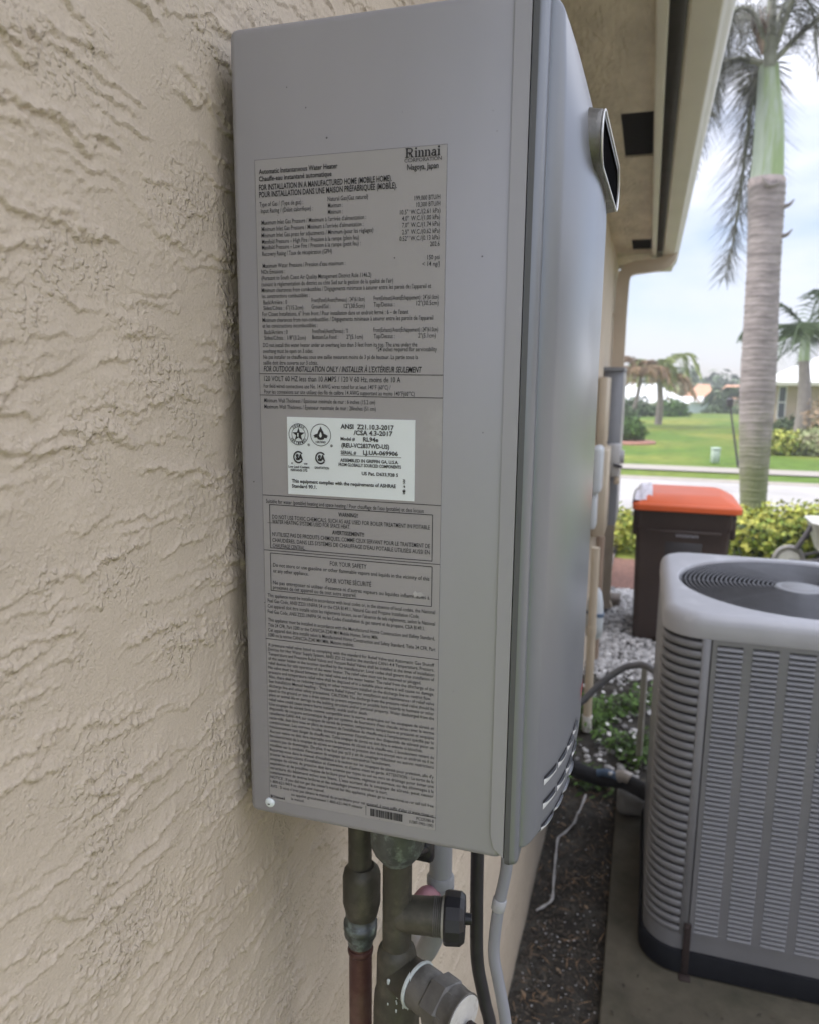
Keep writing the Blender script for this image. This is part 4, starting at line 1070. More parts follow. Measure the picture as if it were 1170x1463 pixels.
# ------------------------------------------------------------------ air conditioner
AX0, AX1, AY0, AY1, AZ = .4465, 1.4265, 2.0, 2.985, .08
ACX, ACY = (AX0 + AX1) / 2, (AY0 + AY1) / 2
ac = thing('air_conditioner', 'tall grey louvred air conditioner with round fan grille on a concrete pad', 'air conditioner', (ACX, ACY, AZ))
def rsq(ins, rc, nc=9, ns=9, cx=None, cy=None):
    x0, x1, y0, y1 = AX0 + ins, AX1 - ins, AY0 + ins, AY1 - ins
    r = max(.004, rc - ins); o = []
    C = [(x1 - r, y0 + r, -90), (x1 - r, y1 - r, 0), (x0 + r, y1 - r, 90), (x0 + r, y0 + r, 180)]
    for k in range(4):
        cx_, cy_, a0 = C[k]
        for i in range(nc + 1):
            a = R(a0 + 90 * i / nc); o.append((cx_ + r * math.cos(a), cy_ + r * math.sin(a)))
        nx_, ny_, na = C[(k + 1) % 4]
        p0 = o[-1]; a = R(na); p1 = (nx_ + r * math.cos(a), ny_ + r * math.sin(a))
        for i in range(1, ns): o.append((p0[0] + (p1[0] - p0[0]) * i / ns, p0[1] + (p1[1] - p0[1]) * i / ns))
    return o
RC = .125
def loft(mb, rows, close_top=False, smooth=True):
    n = len(rows[0]); vs = [p for r_ in rows for p in r_]
    mb.add(vs, [(i * n + k, i * n + (k + 1) % n, (i + 1) * n + (k + 1) % n, (i + 1) * n + k) for i in range(len(rows) - 1) for k in range(n)], smooth)
    if close_top: mb.add(rows[-1], [tuple(range(n))])
    return mb
b = MB(); loft(b, [[(x, y, z) for x, y in rsq(i_, RC)] for i_, z in ((-.004, .081), (-.012, .088), (-.012, .165), (-.008, .172), (.004, .174))], True)
auto_smooth(b.build('base_pan', M['ac_base'], ac), 35)
b = MB(); loft(b, [[(x, y, z) for x, y in rsq(.013, RC)] for z in (.172, 1.345)]); b.build('coil', M['ac_dark'], ac)
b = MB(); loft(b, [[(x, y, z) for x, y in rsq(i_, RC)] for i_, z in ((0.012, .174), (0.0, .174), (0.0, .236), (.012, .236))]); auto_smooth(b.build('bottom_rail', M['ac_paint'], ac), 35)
# cap
CR = .432; CCX, CCY = .9365, 2.492
outer = rsq(0, RC)
angs = [math.atan2(y - CCY, x - CCX) for x, y in outer]
rows = [[(x, y, z) for x, y in rsq(i_, RC)] for i_, z in ((.012, 1.338), (-.003, 1.338), (-.005, 1.345), (-.004, 1.385), (-.001, 1.399), (.006, 1.411), (.017, 1.419), (.028, 1.4225), (.038, 1.4235))]
for r_, z in ((CR + .008, 1.4242), (CR + .003, 1.4228), (CR, 1.419), (CR - .003, 1.403), (CR - .004, 1.18)):
    rows.append([(CCX + r_ * math.cos(a), CCY + r_ * math.sin(a), z) for a in angs])
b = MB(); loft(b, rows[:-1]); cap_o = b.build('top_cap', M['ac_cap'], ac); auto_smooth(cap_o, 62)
b = MB(); loft(b, rows[-2:], True); b.build('fan_well', M['ac_dark'], ac)
# fan blades under the guard
b = MB(); b.lathe([(0, .07), (.05, .07)], (CCX, CCY, 1.22), (0, 0, 1), 18); b.build('fan_hub', M['ac_dark'], ac)
for k in range(3):
    a = R(20 + 120 * k); P = []
    for i in range(7):
        t_ = .07 + .33 * i / 6; row = []
        for j in range(5):
            aa = a + (j / 4 - .5) * (.95 - .05 * i / 6); row.append((CCX + t_ * math.cos(aa), CCY + t_ * math.sin(aa), 1.24 + .05 * (j / 4 - .5)))
        P.append(row)
    b = MB(); b.grid(P); b.build('fan_blade', M['ac_dark'], ac)
# wire guard
gme = None
for k in range(21):
    r_ = .095 + (CR - .008 - .095) * k / 20
    z = 1.4115 + .006 * (1 - ((r_ - .095) / .33) ** 2)
    b = MB(); b.tube([(r_ * math.cos(R(a)), r_ * math.sin(R(a)), 0) for a in range(0, 361, 6)], .0023, 5, cap=False)
    o = b.build('guard_ring', M['guard'], ac, local=True); o.location = (CCX - ACX, CCY - ACY, z - AZ)
for k in range(8):
    a = R(176 + 45 * k)
    b = MB(); b.tube([(CCX + .08 * math.cos(a), CCY + .08 * math.sin(a), 1.4135), (CCX + .25 * math.cos(a), CCY + .25 * math.sin(a), 1.4115), (CCX + (CR - .001) * math.cos(a), CCY + (CR - .001) * math.sin(a), 1.405)], .0030, 6); b.build('guard_spoke', M['guard'], ac)
b = MB(); b.lathe([(-.012, .084), (-.004, .088), (0, .085), (.0015, .078), (.0005, .070), (.0005, .060), (.002, .058), (.0025, .01)], (CCX, CCY, 1.418), (0, 0, 1), 36); b.build('motor_cover', mat('motor_cover', (.20, .205, .215), .4, metal=.2, var=.08), ac)
# corner slats
NS = 33; PZ = (1.335 - .238) / NS
corner = []
for i in range(3): corner.append((AX0, AY0 + .30 - .06 * i, (-1, 0)))
path = [(AX0, AY0 + .24)] + [(AX0 + RC + RC * math.cos(R(180 + 90 * i / 12)), AY0 + RC + RC * math.sin(R(180 + 90 * i / 12))) for i in range(13)]
nrm = [(-1, 0)] + [(math.cos(R(180 + 90 * i / 12)), math.sin(R(180 + 90 * i / 12))) for i in range(13)]
CS = [(-.010, .0232), (-.002, .0240), (.0014, .0205), (.0024, .012), (.0014, .003), (-.002, 0), (-.010, .001)]
me0 = None
for s_ in range(NS):
    if me0 is None:
        b = MB(); G = [[(px + nx_ * d, py + ny_ * d, .236 + dz) for d, dz in CS] for (px, py), (nx_, ny_) in zip(path, nrm)]
        b.grid(G); so = b.build('corner_slat', M['ac_paint'], ac); me0 = so
    else:
        so = me0.copy(); COL.objects.link(so); so.location = (0, 0, PZ * s_)
b = MB(); b.box(AX0 - .0005, AX0 + .012, AY0 + .238, AY1 - .10, .236, 1.338); b.build('side_panel', M['ac_paint'], ac)
b = MB(); b.rbox(AX0 + RC - .004, AX0 + RC + .024, AY0 - .0035, AY0 + .012, .233, 1.339, r=.002, seg=1); b.build('corner_post', M['ac_paint'], ac)
b = MB(); b.box(AX0 + RC + .0245, AX0 + RC + .0285, AY0 + .002, AY0 + .012, .236, 1.338); b.build('panel_seam', M['ac_dark'], ac)
XP0 = AX0 + RC + .029
cols = []
x = XP0
b = MB()
first = .016
b.box(x, x + first, AY0 - .002, AY0 + .01, .234, 1.3385); x += first
while x < AX1 - .13:
    cols.append((x, x + .078)); x += .078
    b.box(x, x + .030, AY0 - .002, AY0 + .01, .234, 1.3385); x += .030
b.box(XP0, x, AY0 - .0024, AY0 + .01, .233, .252); b.box(XP0, x, AY0 - .0024, AY0 + .01, 1.322, 1.339)
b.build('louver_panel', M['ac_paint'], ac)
b = MB(); b.box(x, AX1 - .10, AY0 - .003, AY0 + .012, .233, 1.3385); b.build('corner_post', M['ac_paint'], ac)
lm = None
for x0, x1 in cols:
    if lm is None:
        b = MB(); n_ = 60; pz = (1.322 - .252) / n_
        for i in range(n_):
            z = .252 + i * pz
            b.add([(x0, AY0 - .0065, z + .001), (x1, AY0 - .0065, z + .001), (x1, AY0 - .0030, z + .0075), (x0, AY0 - .0030, z + .0075), (x0, AY0 + .006, z + .0125), (x1, AY0 + .006, z + .0125), (x0, AY0 - .0045, z - .0005), (x1, AY0 - .0045, z - .0005)],
                  [(0, 1, 2, 3), (3, 2, 5, 4), (6, 7, 1, 0)])
        lo = b.build('louvers', M['ac_paint'], ac); lm = lo; lx = x0
    else:
        lo = lm.copy(); COL.objects.link(lo); lo.location = (x0 - lx, 0, 0)
    lo['kind'] = 'stuff'
b = MB(); b.rbox(.583, .607, AY0 - .0155, AY0 - .009, .081, .288, r=.002, seg=1); b.rbox(.576, .615, AY0 - .045, AY0 - .010, .0805, .088, r=.002, seg=1); b.lathe([(0, .008), (.006, .008)], (.596, AY0 - .0155, .265), (0, -1, 0), 6)
b.build('rusty_strap', M['rust'], ac)

# lines feeding it
tag(MB().tube(catmull([(.02, 3.3, .40), (.06, 3.1, .55), (.1167, 3.0, .6176), (.2172, 3.0, .7404), (.3106, 3.0, .824), (.36, 2.98, .852), (.4103, 2.95, .868), (.47, 2.86, .865)], 6), .0165, 12).build('grey_conduit', M['conduit_grey']), 'grey flexible conduit curving from the wall up to the air conditioner', 'conduit')
t = thing('refrigerant_line', 'thick black foam-wrapped line running low into the air conditioner', 'pipe', (.2, 3.0, .2))
p = MB(); p.tube(catmull([(.0, 3.12, .33), (.04, 3.06, .30), (.0885, 3.0, .278), (.2097, 3.0, .243), (.31, 2.99, .25), (.37, 2.96, .258), (.50, 2.86, .26)], 6), .040, 14); p.build('foam_sleeve', M['foam'], t)
p = MB(); p.tube(catmull([(.318, 2.96, .285), (.345, 2.955, .295), (.375, 2.945, .288)], 4), [.028] * 3 if False else .030, 12); p.build('silver_tape', M['silver_tape'], t)
p = MB(); p.tube(catmull([(.22, 2.985, .272), (.26, 2.98, .284), (.295, 2.975, .28), (.32, 2.97, .27)], 4), .019, 12); p.build('blue_wrap', M['blue_wrap'], t)
p = MB(); p.rbox(.272, .292, 2.952, 2.972, .285, .300, r=.006, seg=2); p.build('white_tab', M['petal'], t)
p = MB(); p.rbox(.318, .46, 2.95, 3.10, .08, .20, r=.035, seg=3); tag(p.build('concrete_block', mat('grey_block', (.24, .235, .22), .9, var=.12, bump=.3, bscale=60)), 'rounded grey block under the black line at pad corner', 'block')
t = thing('thin_post', 'thin upright pale post standing behind the black line', 'post', (.425, 3.62, 0))
p = MB(); p.box(.402, .430, 3.61, 3.63, .0, .62); p.build('post', M['post'], t)
p = MB(); p.box(.430, .4365, 3.607, 3.633, .0, .62); p.build('pale_edge', M['white_trim'], t)
tag(MB().tube(catmull([(.1602, 3.16, .045), (.1436, 3.018, .04), (.135, 2.95, .055), (.1269, 2.897, .04), (.0897, 2.80, .035), (.0659, 2.744, .04), (.070, 2.62, .05), (.0749, 2.528, .045), (.083, 2.41, .035), (.0899, 2.30, .04), (.0640, 2.255, .035), (.038, 2.214, .04)], 3), [.0055 + .0018 * math.sin(i * 1.7) for i in range(34)], 7).build('dry_twig', M['twig']), 'pale bent dry twig lying on dark soil by the wall', 'twig')

# ------------------------------------------------------------------ refuse bin
bn = thing('trash_bin', 'dark brown wheeled refuse bin with bright orange lid', 'bin', (.68, 6.15, 0))
def rr2(x0, x1, y0, y1, r, z, n=4):
    o = []
    for cx_, cy_, a0 in ((x1 - r, y0 + r, -90), (x1 - r, y1 - r, 0), (x0 + r, y1 - r, 90), (x0 + r, y0 + r, 180)):
        for i in range(n + 1):
            a = R(a0 + 90 * i / n); o.append((cx_ + r * math.cos(a), cy_ + r * math.sin(a), z))
    return o
b = MB(); loft(b, [rr2(.345, .985, 5.86, 6.35, .05, .03), rr2(.335, .995, 5.85, 6.40, .06, .06), rr2(.318, 1.035, 5.80, 6.52, .06, .80), rr2(.314, 1.045, 5.795, 6.53, .06, 1.00), rr2(.304, 1.055, 5.785, 6.54, .055, 1.015), rr2(.304, 1.06, 5.785, 6.55, .055, 1.165)], True)
auto_smooth(b.build('body', M['bin_body'], bn), 40)
b = MB(); loft(b, [rr2(.285, 1.10, 5.745, 6.60, .05, 1.150), rr2(.275, 1.112, 5.735, 6.61, .055, 1.158), rr2(.275, 1.112, 5.735, 6.61, .055, 1.195), rr2(.283, 1.102, 5.745, 6.60, .055, 1.207), rr2(.300, 1.085, 5.765, 6.585, .05, 1.209), rr2(.318, 1.068, 5.785, 6.57, .05, 1.226), rr2(.37, 1.00, 5.86, 6.52, .06, 1.262), rr2(.40, .97, 5.93, 6.50, .06, 1.272)], True)
auto_smooth(b.build('lid', M['bin_lid'], bn), 28)
b = MB(); b.rbox(.40, .97, 5.783, 5.800, .965, .995, r=.005, seg=1); b.build('lift_bar', M['bin_body'], bn)
for x0 in (.285, 1.035):
    b = MB(); b.rbox(x0, x0 + .045, 5.83, 6.0, .93, 1.13, r=.01, seg=1); b.build('side_grip', M['bin_body'], bn)
b = MB(); b.rbox(.545, .84, 5.794, 5.82, .62, .90, r=.01, seg=1); b.build('label_recess', mat('recess_plastic', (.03, .027, .028), .55), bn)
b = MB(); b.lathe([(0, .022), (.004, .022)], (.60, 5.801, .953), (0, -1, 0), 14)
xx = .63
for k in range(9):
    b.box(xx, xx + .009, 5.793, 5.80, .938, .966); b.box(xx, xx + .014, 5.793, 5.80, .958 if k % 2 else .938, .966 if k % 2 else .946); xx += .0195
b.build('stamped_mark', M['bin_print'], bn)
for yy_, xx_ in ((6.44, .33), (6.44, .96)):
    b = MB(); b.lathe([(0, .10), (.01, .125), (.05, .125), (.06, .10)], (xx_, yy_, .125), (1, 0, 0), 20); b.build('wheel', M['black_plastic'], bn)
b = MB(); b.tube(catmull([(.42, 6.56, 1.08), (.42, 6.68, 1.12), (.50, 6.72, 1.13), (.87, 6.72, 1.13), (.95, 6.68, 1.12), (.95, 6.56, 1.08)], 4), .016, 8); b.build('handle', M['bin_body'], bn)
P = []
rs2 = np.random.RandomState(4)
for i in range(12):
    row = []
    for j in range(12):
        u, v = i / 11, j / 11
        row.append((.268 + .16 * u, 5.79 + .66 * v, 1.222 + .062 * min(1, u * 2.2) * min(1, v * 5) + .022 * float(pn(u * 4, v * 5, 3)) + (.0 if u > .05 else -.05)))
    P.append(row)
tag(MB().grid(P).build('plastic_film', M['cloth_white']), 'crumpled whitish film lying over left end of orange lid', 'film')

# ------------------------------------------------------------------ boxes on the wall
t = thing('meter_cabinet', 'tall grey electrical cabinet on the wall below the downspout', 'electrical box', (.07, 5.9, 1.0))
p = MB(); p.rbox(.004, .150, 5.62, 6.2, 1.03, 2.262, r=.004, seg=1); p.build('cabinet', M['meter_grey'], t)
p = MB(); p.box(.0, .158, 5.60, 6.22, 2.263, 2.292); p.build('top_flange', M['meter_grey'], t)
p = MB(); p.box(.1505, .155, 5.63, 6.19, 1.05, 2.25); p.build('cabinet_door', M['meter_light'], t)
t = thing('breaker_box', 'tan painted wall box in front of the grey cabinet', 'electrical box', (.05, 5.3, 1.2))
p = MB(); p.rbox(.004, .062, 5.0, 5.58, 1.72, 2.21, r=.004, seg=1); p.build('upper_box', M['tan_trim'], t)
p = MB(); p.rbox(.004, .094, 5.0, 5.56, 1.05, 1.69, r=.004, seg=1); p.build('lower_box', M['tan_trim'], t)
p = MB(); p.tube([(.04, 5.3, 1.69), (.04, 5.3, 1.722)], .03, 10); p.build('conduit_neck', M['tan_trim'], t)
t = thing('electric_meter', 'light grey meter socket with dark latch on the cabinet', 'meter', (.13, 5.5, 1.5))
p = MB(); p.rbox(.070, .163, 5.44, 5.60, 1.45, 1.70, r=.008, seg=1); p.build('socket_box', M['meter_light'], t)
p = MB(); p.lathe([(0, .052), (.012, .055), (.03, .052)], (.163, 5.53, 1.60), (1, 0, 0), 18); p.build('round_cover', M['meter_light'], t)
p = MB(); p.tube([(.118, 5.43, 1.545), (.185, 5.43, 1.53)], .012, 8); p.build('latch', M['black_plastic'], t)
p = MB(); p.rbox(.13, .17, 5.46, 5.5, 1.39, 1.45, r=.006, seg=1); p.build('hub', M['tan_trim'], t)
t = thing('telephone_box', 'pale blue-grey rounded utility box nearest the heater on the wall', 'utility box', (.05, 4.8, 1.2))
p = MB(); p.rbox(.004, .075, 4.62, 4.86, 1.42, 1.745, r=.03, seg=3); p.build('cover', M['nid'], t)
p = MB(); p.rbox(.004, .050, 4.65, 4.83, 1.17, 1.43, r=.016, seg=2); p.build('lower_cover', M['nid'], t)
t = thing('tan_conduit', 'tan painted conduit running down the wall to the soil', 'conduit', (.10, 3.9, 0))
p = MB(); p.tube([(.105, 3.95, .06), (.100, 3.95, 1.2)], .026, 12); p.build('conduit', M['tan_trim'], t)
p = MB(); p.lathe([(0, .031), (.10, .031)], (.105, 3.95, .03), (0, 0, 1), 12); p.build('pale_foot', M['white_trim'], t)
p = MB(); p.lathe([(0, .030), (.05, .030)], (.1015, 3.95, .66), (0, 0, 1), 12); p.build('joint', M['tan_trim'], t)
tag(MB().tube([(.075, 5.0, .12), (.075, 5.0, 1.06)], .030, 10).build('brown_conduit', mat('brown_paint', (.27, .20, .15), .6, var=.08)), 'brown painted conduit below the tan wall box', 'conduit')
P = MB(); 
for a_, z_, r_ in ((0, .44, .04),):
    P.lathe([(0, .02), (.03, .055), (.12, .062), (.26, .055), (.34, .040), (.37, .02)], (.085, 4.55, .42), (0, 0, 1), 12)
t = thing('plastic_bag', 'whitish plastic bag with blue stripe hung on the wall conduit', 'bag', (.085, 4.55, .42))
P.build('bag', M['nid'], t)
p = MB(); p.lathe([(0, .0635), (.025, .0635)], (.085, 4.55, .60), (.15, 0, 1), 12); p.build('blue_stripe', M['blue_wrap'], t)
t = thing('hose_bib', 'small dark tap on brown wall stub near the path', 'tap', (.08, 6.9, .55))
p = MB(); p.tube([(0, 6.9, .6), (.09, 6.9, .6), (.12, 6.9, .52)], .016, 8); p.build('spout', M['lamp_black'], t)
p = MB(); p.lathe([(0, .03), (.012, .03)], (.08, 6.9, .635), (0, 0, 1), 8); p.build('handle', M['lamp_black'], t)
p = MB(); p.rbox(.02, .20, 6.75, 6.98, .0, .10, r=.01, seg=1); tag(p.build('splash_block', mat('brown_block', (.14, .115, .095), .8, var=.2)), 'low brown splash block at the foot of downspout', 'block')

# ------------------------------------------------------------------ plants
def cloud(name, m, n, c, rad, size, seed=0, parent=None, shell=.55, flat=0.0, asp=.45, lump=.35):
    rs = np.random.RandomState(seed)
    d = rs.normal(size=(n, 3)); d /= np.linalg.norm(d, axis=1)[:, None]
    rr = rs.uniform(shell ** 3, 1, n) ** (1 / 3)
    th = np.arctan2(d[:, 1], d[:, 0])
    lum = 1 + lump * pn(th * 2.2 + seed, d[:, 2] * 3.1 + seed, 4)
    p = d * (rr * lum)[:, None] * np.array(rad)
    if flat: p[:, 2] = np.maximum(p[:, 2], -flat * rad[2])
    p += np.array(c)
    nv = d + rs.normal(size=(n, 3)) * .7 + (0, 0, .4); nv /= np.linalg.norm(nv, axis=1)[:, None]
    t1 = np.cross(nv, rs.normal(size=(n, 3))); t1 /= np.linalg.norm(t1, axis=1)[:, None]
    t2_ = np.cross(nv, t1)
    s = rs.uniform(.6, 1.3, n)[:, None] * size
    V = np.stack([p - t1 * s, p + t2_ * s * asp + nv * s * .12, p + t1 * s, p - t2_ * s * asp + nv * s * .12], 1).reshape(-1, 3)
    if parent is not None: V = V - np.array(ORG[parent.name])
    F = np.arange(4 * n).reshape(n, 4)
    return raw_mesh(name, V, F, m, parent)

def bush(name, label, cat, c, rad, n, size, m, seed, group=None, stems=True, **k):
    t = thing(name, label, cat, (c[0], c[1], max(-2.6, c[2] - rad[2])), group=group)
    cloud('foliage', m, n, c, rad, size, seed, t, **k)
    if stems:
        b = MB(); rs = random.Random(seed)
        for i in range(4):
            x = c[0] + rs.uniform(-.3, .3) * rad[0]; y = c[1] + rs.uniform(-.3, .3) * rad[1]
            b.tube([(x, y, c[2] - rad[2]), (x + rs.uniform(-.2, .2) * rad[0], y, c[2] + .4 * rad[2])], [.03 * rad[2], .012 * rad[2]], 5)
        b.build('stem', M['bark'], t)
    return t

# the yellow-green hedge between bin and street, and its bit left of the bin
hx_ = [(1.72, 9.75, .52, .42), (2.12, 9.85, .60, .5), (2.55, 9.95, .62, .5), (3.05, 10.1, .60, .55), (3.6, 10.2, .6, .6)]
t = thing('yellow_hedge', 'yellow-green leafy hedge at the foot of the big palm', 'hedge', (2.4, 9.9, 0))
for i, (x, y, h, w_) in enumerate(hx_):
    o = cloud('clump', M['leaf_yellow'], 1500, (x, y, h * .55), (w_, .5, h * .60), .042, 40 + i, t, shell=.72, flat=.9, asp=.5)
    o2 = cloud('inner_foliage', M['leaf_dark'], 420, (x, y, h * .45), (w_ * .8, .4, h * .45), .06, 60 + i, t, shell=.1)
    b = MB()
    for k in range(6):
        xx = x + rng.uniform(-.3, .3); b.tube([(xx, y - .1, 0), (xx + rng.uniform(-.15, .15), y - rng.uniform(0, .3), h * .8)], [.014, .005], 5)
    b.build('stem', M['bark'], t)
bush('yellow_shrub', 'small yellow-green shrub beside the wall, left of the bin', 'shrub', (.12, 9.6, .26), (.30, .45, .30), 900, .04, M['leaf_yellow'], 71, asp=.5)

def frond_mesh(mb, pts, n, L, W, droop, rs, plumose=False, taper=True, lean=.5):
    C = catmull(pts, 8); m_ = len(C)
    for i in range(n):
        t_ = (i + .5) / n
        k = min(m_ - 2, int(t_ * (m_ - 1))); fr = t_ * (m_ - 1) - k
        p = C[k].lerp(C[k + 1], fr); d = (C[k + 1] - C[k]).normalized()
        side = d.cross(Vector((0, 0, 1)))
        side = side.normalized() if side.length > 1e-4 else Vector((1, 0, 0))
        upv = side.cross(d)
        for sg in (-1, 1):
            if plumose: a = rs.uniform(-1.3, 1.3)
            else: a = rs.uniform(-.15, .25)
            v = (side * sg * math.cos(a) + upv * math.sin(a) + d * (lean + .3 * rs.random())).normalized()
            l = L * (.55 + .45 * math.sin(math.pi * min(1, .12 + t_ * .95)) if taper else 1) * rs.uniform(.8, 1.15)
            w_ = v.cross(d); w_ = (w_.normalized() if w_.length > 1e-3 else side) * W * .5
            q1 = p + v * l * .5 + Vector((0, 0, -droop * l * .2)); q2 = p + v * l + Vector((0, 0, -droop * l * .75))
            mb.add([p - w_ * .5, p + w_ * .5, q1 + w_, q1 - w_, q2], [(0, 1, 2, 3), (3, 2, 4)])

def palm(name, label, base, top, r0, r1, fl, nf, seed, m_frond, m_dead=None, dead=0, Lf=.5, n=26, Wf=.05, shaft=None, shaft_h=.8, group=None, droop=.6, rise=(.2, 1.1)):
    rs = random.Random(seed)
    t = thing(name, label, 'palm tree', base, group=group)
    B, T = Vector(base), Vector(top)
    mid = B.lerp(T, .5) + Vector((.03, 0, 0)) * (T - B).length
    b = MB(); C = catmull([B, mid, T], 6); b.tube(C, [r0 + (r1 - r0) * i / (len(C) - 1) for i in range(len(C))], 10); b.build('trunk', M['bark'], t)
    if shaft: 
        b = MB(); b.tube([T, T + Vector((0, 0, shaft_h * .5)), T + Vector((0, 0, shaft_h))], [r1 * 1.05, r1 * .9, r1 * .5], 10); b.build('crownshaft', shaft, t); T = T + Vector((0, 0, shaft_h))
    for k in range(nf):
        a = 2 * math.pi * (k + rs.uniform(-.3, .3)) / nf; e = rs.uniform(*rise); l = fl * rs.uniform(.8, 1.15)
        h = Vector((math.cos(a), math.sin(a), 0))
        isd = k < dead
        if isd: e = rs.uniform(.1, .6)
        pts = [T, T + h * l * .35 + Vector((0, 0, l * .35 * e)), T + h * l * .7 + Vector((0, 0, l * (.5 * e - .12))), T + h * l * .95 + Vector((0, 0, l * (.38 * e - .45 - .08 * isd)))]
        b = MB(); b.tube(catmull(pts, 3), .02 * fl / 1.6, 4, cap=False); frond_mesh(b, pts, n, Lf, Wf, droop, rs)
        b.build('frond', m_dead if (isd and m_dead) else m_frond, t)
    return t

# the big palm at the corner
bp_ = thing('big_palm', 'big palm with ringed grey trunk, green crownshaft and drooping dark fronds', 'palm tree', (2.06, 12.36, 0))
cl = [(2.06, 0, .205), (2.04, .3, .195), (2.00, 1.0, .225), (1.96, 2.04, .262), (1.925, 3.0, .250), (1.89, 3.93, .236), (1.86, 4.6, .250), (1.838, 5.05, .262), (1.83, 5.17, .252)]
zt = np.linspace(0, 5.17, 300); cxs = np.interp(zt, [c[1] for c in cl], [c[0] for c in cl]); rds = np.interp(zt, [c[1] for c in cl], [c[2] for c in cl])
ringpos = []; z = .18
while z < 5.15: ringpos.append(z); z += rng.uniform(.11, .19) * (1 if z < 3.2 else .8)
rp = np.array(ringpos)
rows = []
for z, cx_, r_ in zip(zt, cxs, rds):
    dz = np.min(np.abs(rp - z)); row = []
    for k in range(28):
        a = 2 * math.pi * k / 28
        jj = .02 * float(pn(math.cos(a) * 1.5, math.sin(a) * 1.5 + z * .5, 3))
        dz2 = np.min(np.abs(rp - z - jj * 1.5))
        rr_ = r_ + .007 * math.exp(-(dz2 / .014) ** 2) - .004 * math.exp(-((dz2 - .03) / .02) ** 2) + .004 * float(pn(a * 2, z * 4, 8))
        row.append((cx_ + rr_ * math.cos(a), 12.36 + rr_ * math.sin(a), z))
    rows.append(row)
b = MB(); loft(b, rows); b.build('trunk', M['trunk'], bp_)
b = MB(); b.tube(catmull([(1.83, 12.36, 5.16), (1.822, 12.36, 5.5), (1.80, 12.36, 5.95), (1.765, 12.36, 6.3), (1.735, 12.36, 6.6), (1.725, 12.36, 6.75)], 5), [.232, .228, .224, .222, .219, .216, .213, .210, .206, .203, .20, .195, .190, .184, .178, .171, .165, .159, .154, .150, .146, .143, .140, .138, .136, .135], 22); b.build('crownshaft', M['crownshaft'], bp_)
b = MB(); b.lathe([(0, .236), (.05, .258), (.13, .262), (.17, .245)], (1.832, 12.36, 5.02), (0, 0, 1), 24); b.build('leaf_scar_band', M['scar'], bp_)
for (x, z, sx) in ((1.83, 5.0, -.2), (2.09, 4.78, 1), (2.10, 4.36, 1)):
    b = MB()
    if sx > 0: b.tube(catmull([(x - .02, 12.30, z - .02), (x + .06, 12.25, z), (x + .12, 12.22, z + .07)], 4), [.035, .034, .032, .03, .027, .022, .016, .012, .006], 7)
    else: b.tube(catmull([(x - .1, 12.09, z + .16), (x, 12.05, z + .02), (x + .15, 12.08, z + .05)], 4), [.006, .02, .03, .035, .035, .03, .025, .018, .008], 7)
    b.build('spent_stub', M['bark'], bp_)
rsb = random.Random(21)
FR = [
 # hanging behind the crownshaft, left side
 ([(1.72, 12.5, 6.75), (1.62, 12.75, 6.75), (1.56, 12.85, 6.2), (1.53, 12.85, 5.3), (1.48, 12.8, 4.5), (1.40, 12.75, 3.85)], 320, .62, .35),
 ([(1.72, 12.45, 6.8), (1.66, 12.9, 6.9), (1.70, 13.1, 6.3), (1.74, 13.1, 5.6), (1.78, 13.1, 5.0)], 260, .85, .3),
 ([(1.66, 12.36, 6.78), (1.25, 12.3, 6.86), (.95, 12.3, 6.7), (.78, 12.3, 6.1), (.72, 12.3, 5.5)], 300, .6, .7),
 ([(1.68, 12.3, 6.85), (1.45, 12.0, 7.3), (1.15, 11.8, 7.3), (.95, 11.7, 6.7), (.9, 11.7, 6.0)], 280, .6, .7),
 ([(1.78, 12.36, 6.8), (2.15, 12.3, 7.15), (2.6, 12.3, 7.45), (3.2, 12.3, 7.4), (3.8, 12.3, 6.9)], 260, .6, .7),
 ([(1.76, 12.3, 6.9), (2.0, 12.0, 7.6), (2.5, 11.7, 7.9), (3.1, 11.5, 7.6), (3.6, 11.4, 7.0)], 260, .6, .7),
 ([(1.72, 12.36, 6.9), (1.66, 12.3, 7.8), (1.5, 12.2, 8.7), (1.2, 12.1, 9.2), (.8, 12, 9.0)], 120, .6, .6),
 ([(1.74, 12.4, 6.9), (1.9, 12.9, 7.7), (2.2, 13.4, 8.1), (2.5, 13.9, 7.9), (2.7, 14.3, 7.2)], 130, .6, .6),
 ([(1.70, 12.4, 6.9), (1.5, 12.9, 7.6), (1.2, 13.4, 7.8), (.9, 13.7, 7.3), (.75, 13.9, 6.6)], 130, .6, .6),
]
for pts, n_, L_, dr in FR:
    b = MB(); C = catmull(pts, 5); b.tube(C, [.045 - .037 * i / (len(C) - 1) for i in range(len(C))], 6)
    po = b.build('petiole', M['petiole'], bp_)
    b = MB()
    p2 = [C[int(len(C) * .12)]] + [Vector(p) for p in pts[1:]]
    frond_mesh(b, p2, n_, L_, .0135, dr, rsb, plumose=True, lean=.35)
    b.build('leaflets', M['frond'], po)
b = MB(); b.tube(catmull([(1.73, 12.3, 6.7), (1.70, 12.25, 7.2), (1.655, 12.2, 7.9)], 4), [.10, .095, .09, .08, .075, .07, .066, .062, .06], 10); b.build('spear_leaf', M['petiole'], bp_)
b = MB()
for k in range(60):
    a = rsb.uniform(0, 6.28); l = rsb.uniform(.2, .5)
    p0 = Vector((1.60, 12.2, 6.85)); p1 = p0 + Vector((math.cos(a) * .35 * l - .1, -.1, l + .1)); b.tube([p0, p0.lerp(p1, .5) + Vector((0, 0, .05)), p1], [.02, .014, .008], 4)
b.build('flower_stalk', mat('pinkish_stalk', (.36, .27, .22), .8, var=.2, island=.3), bp_)

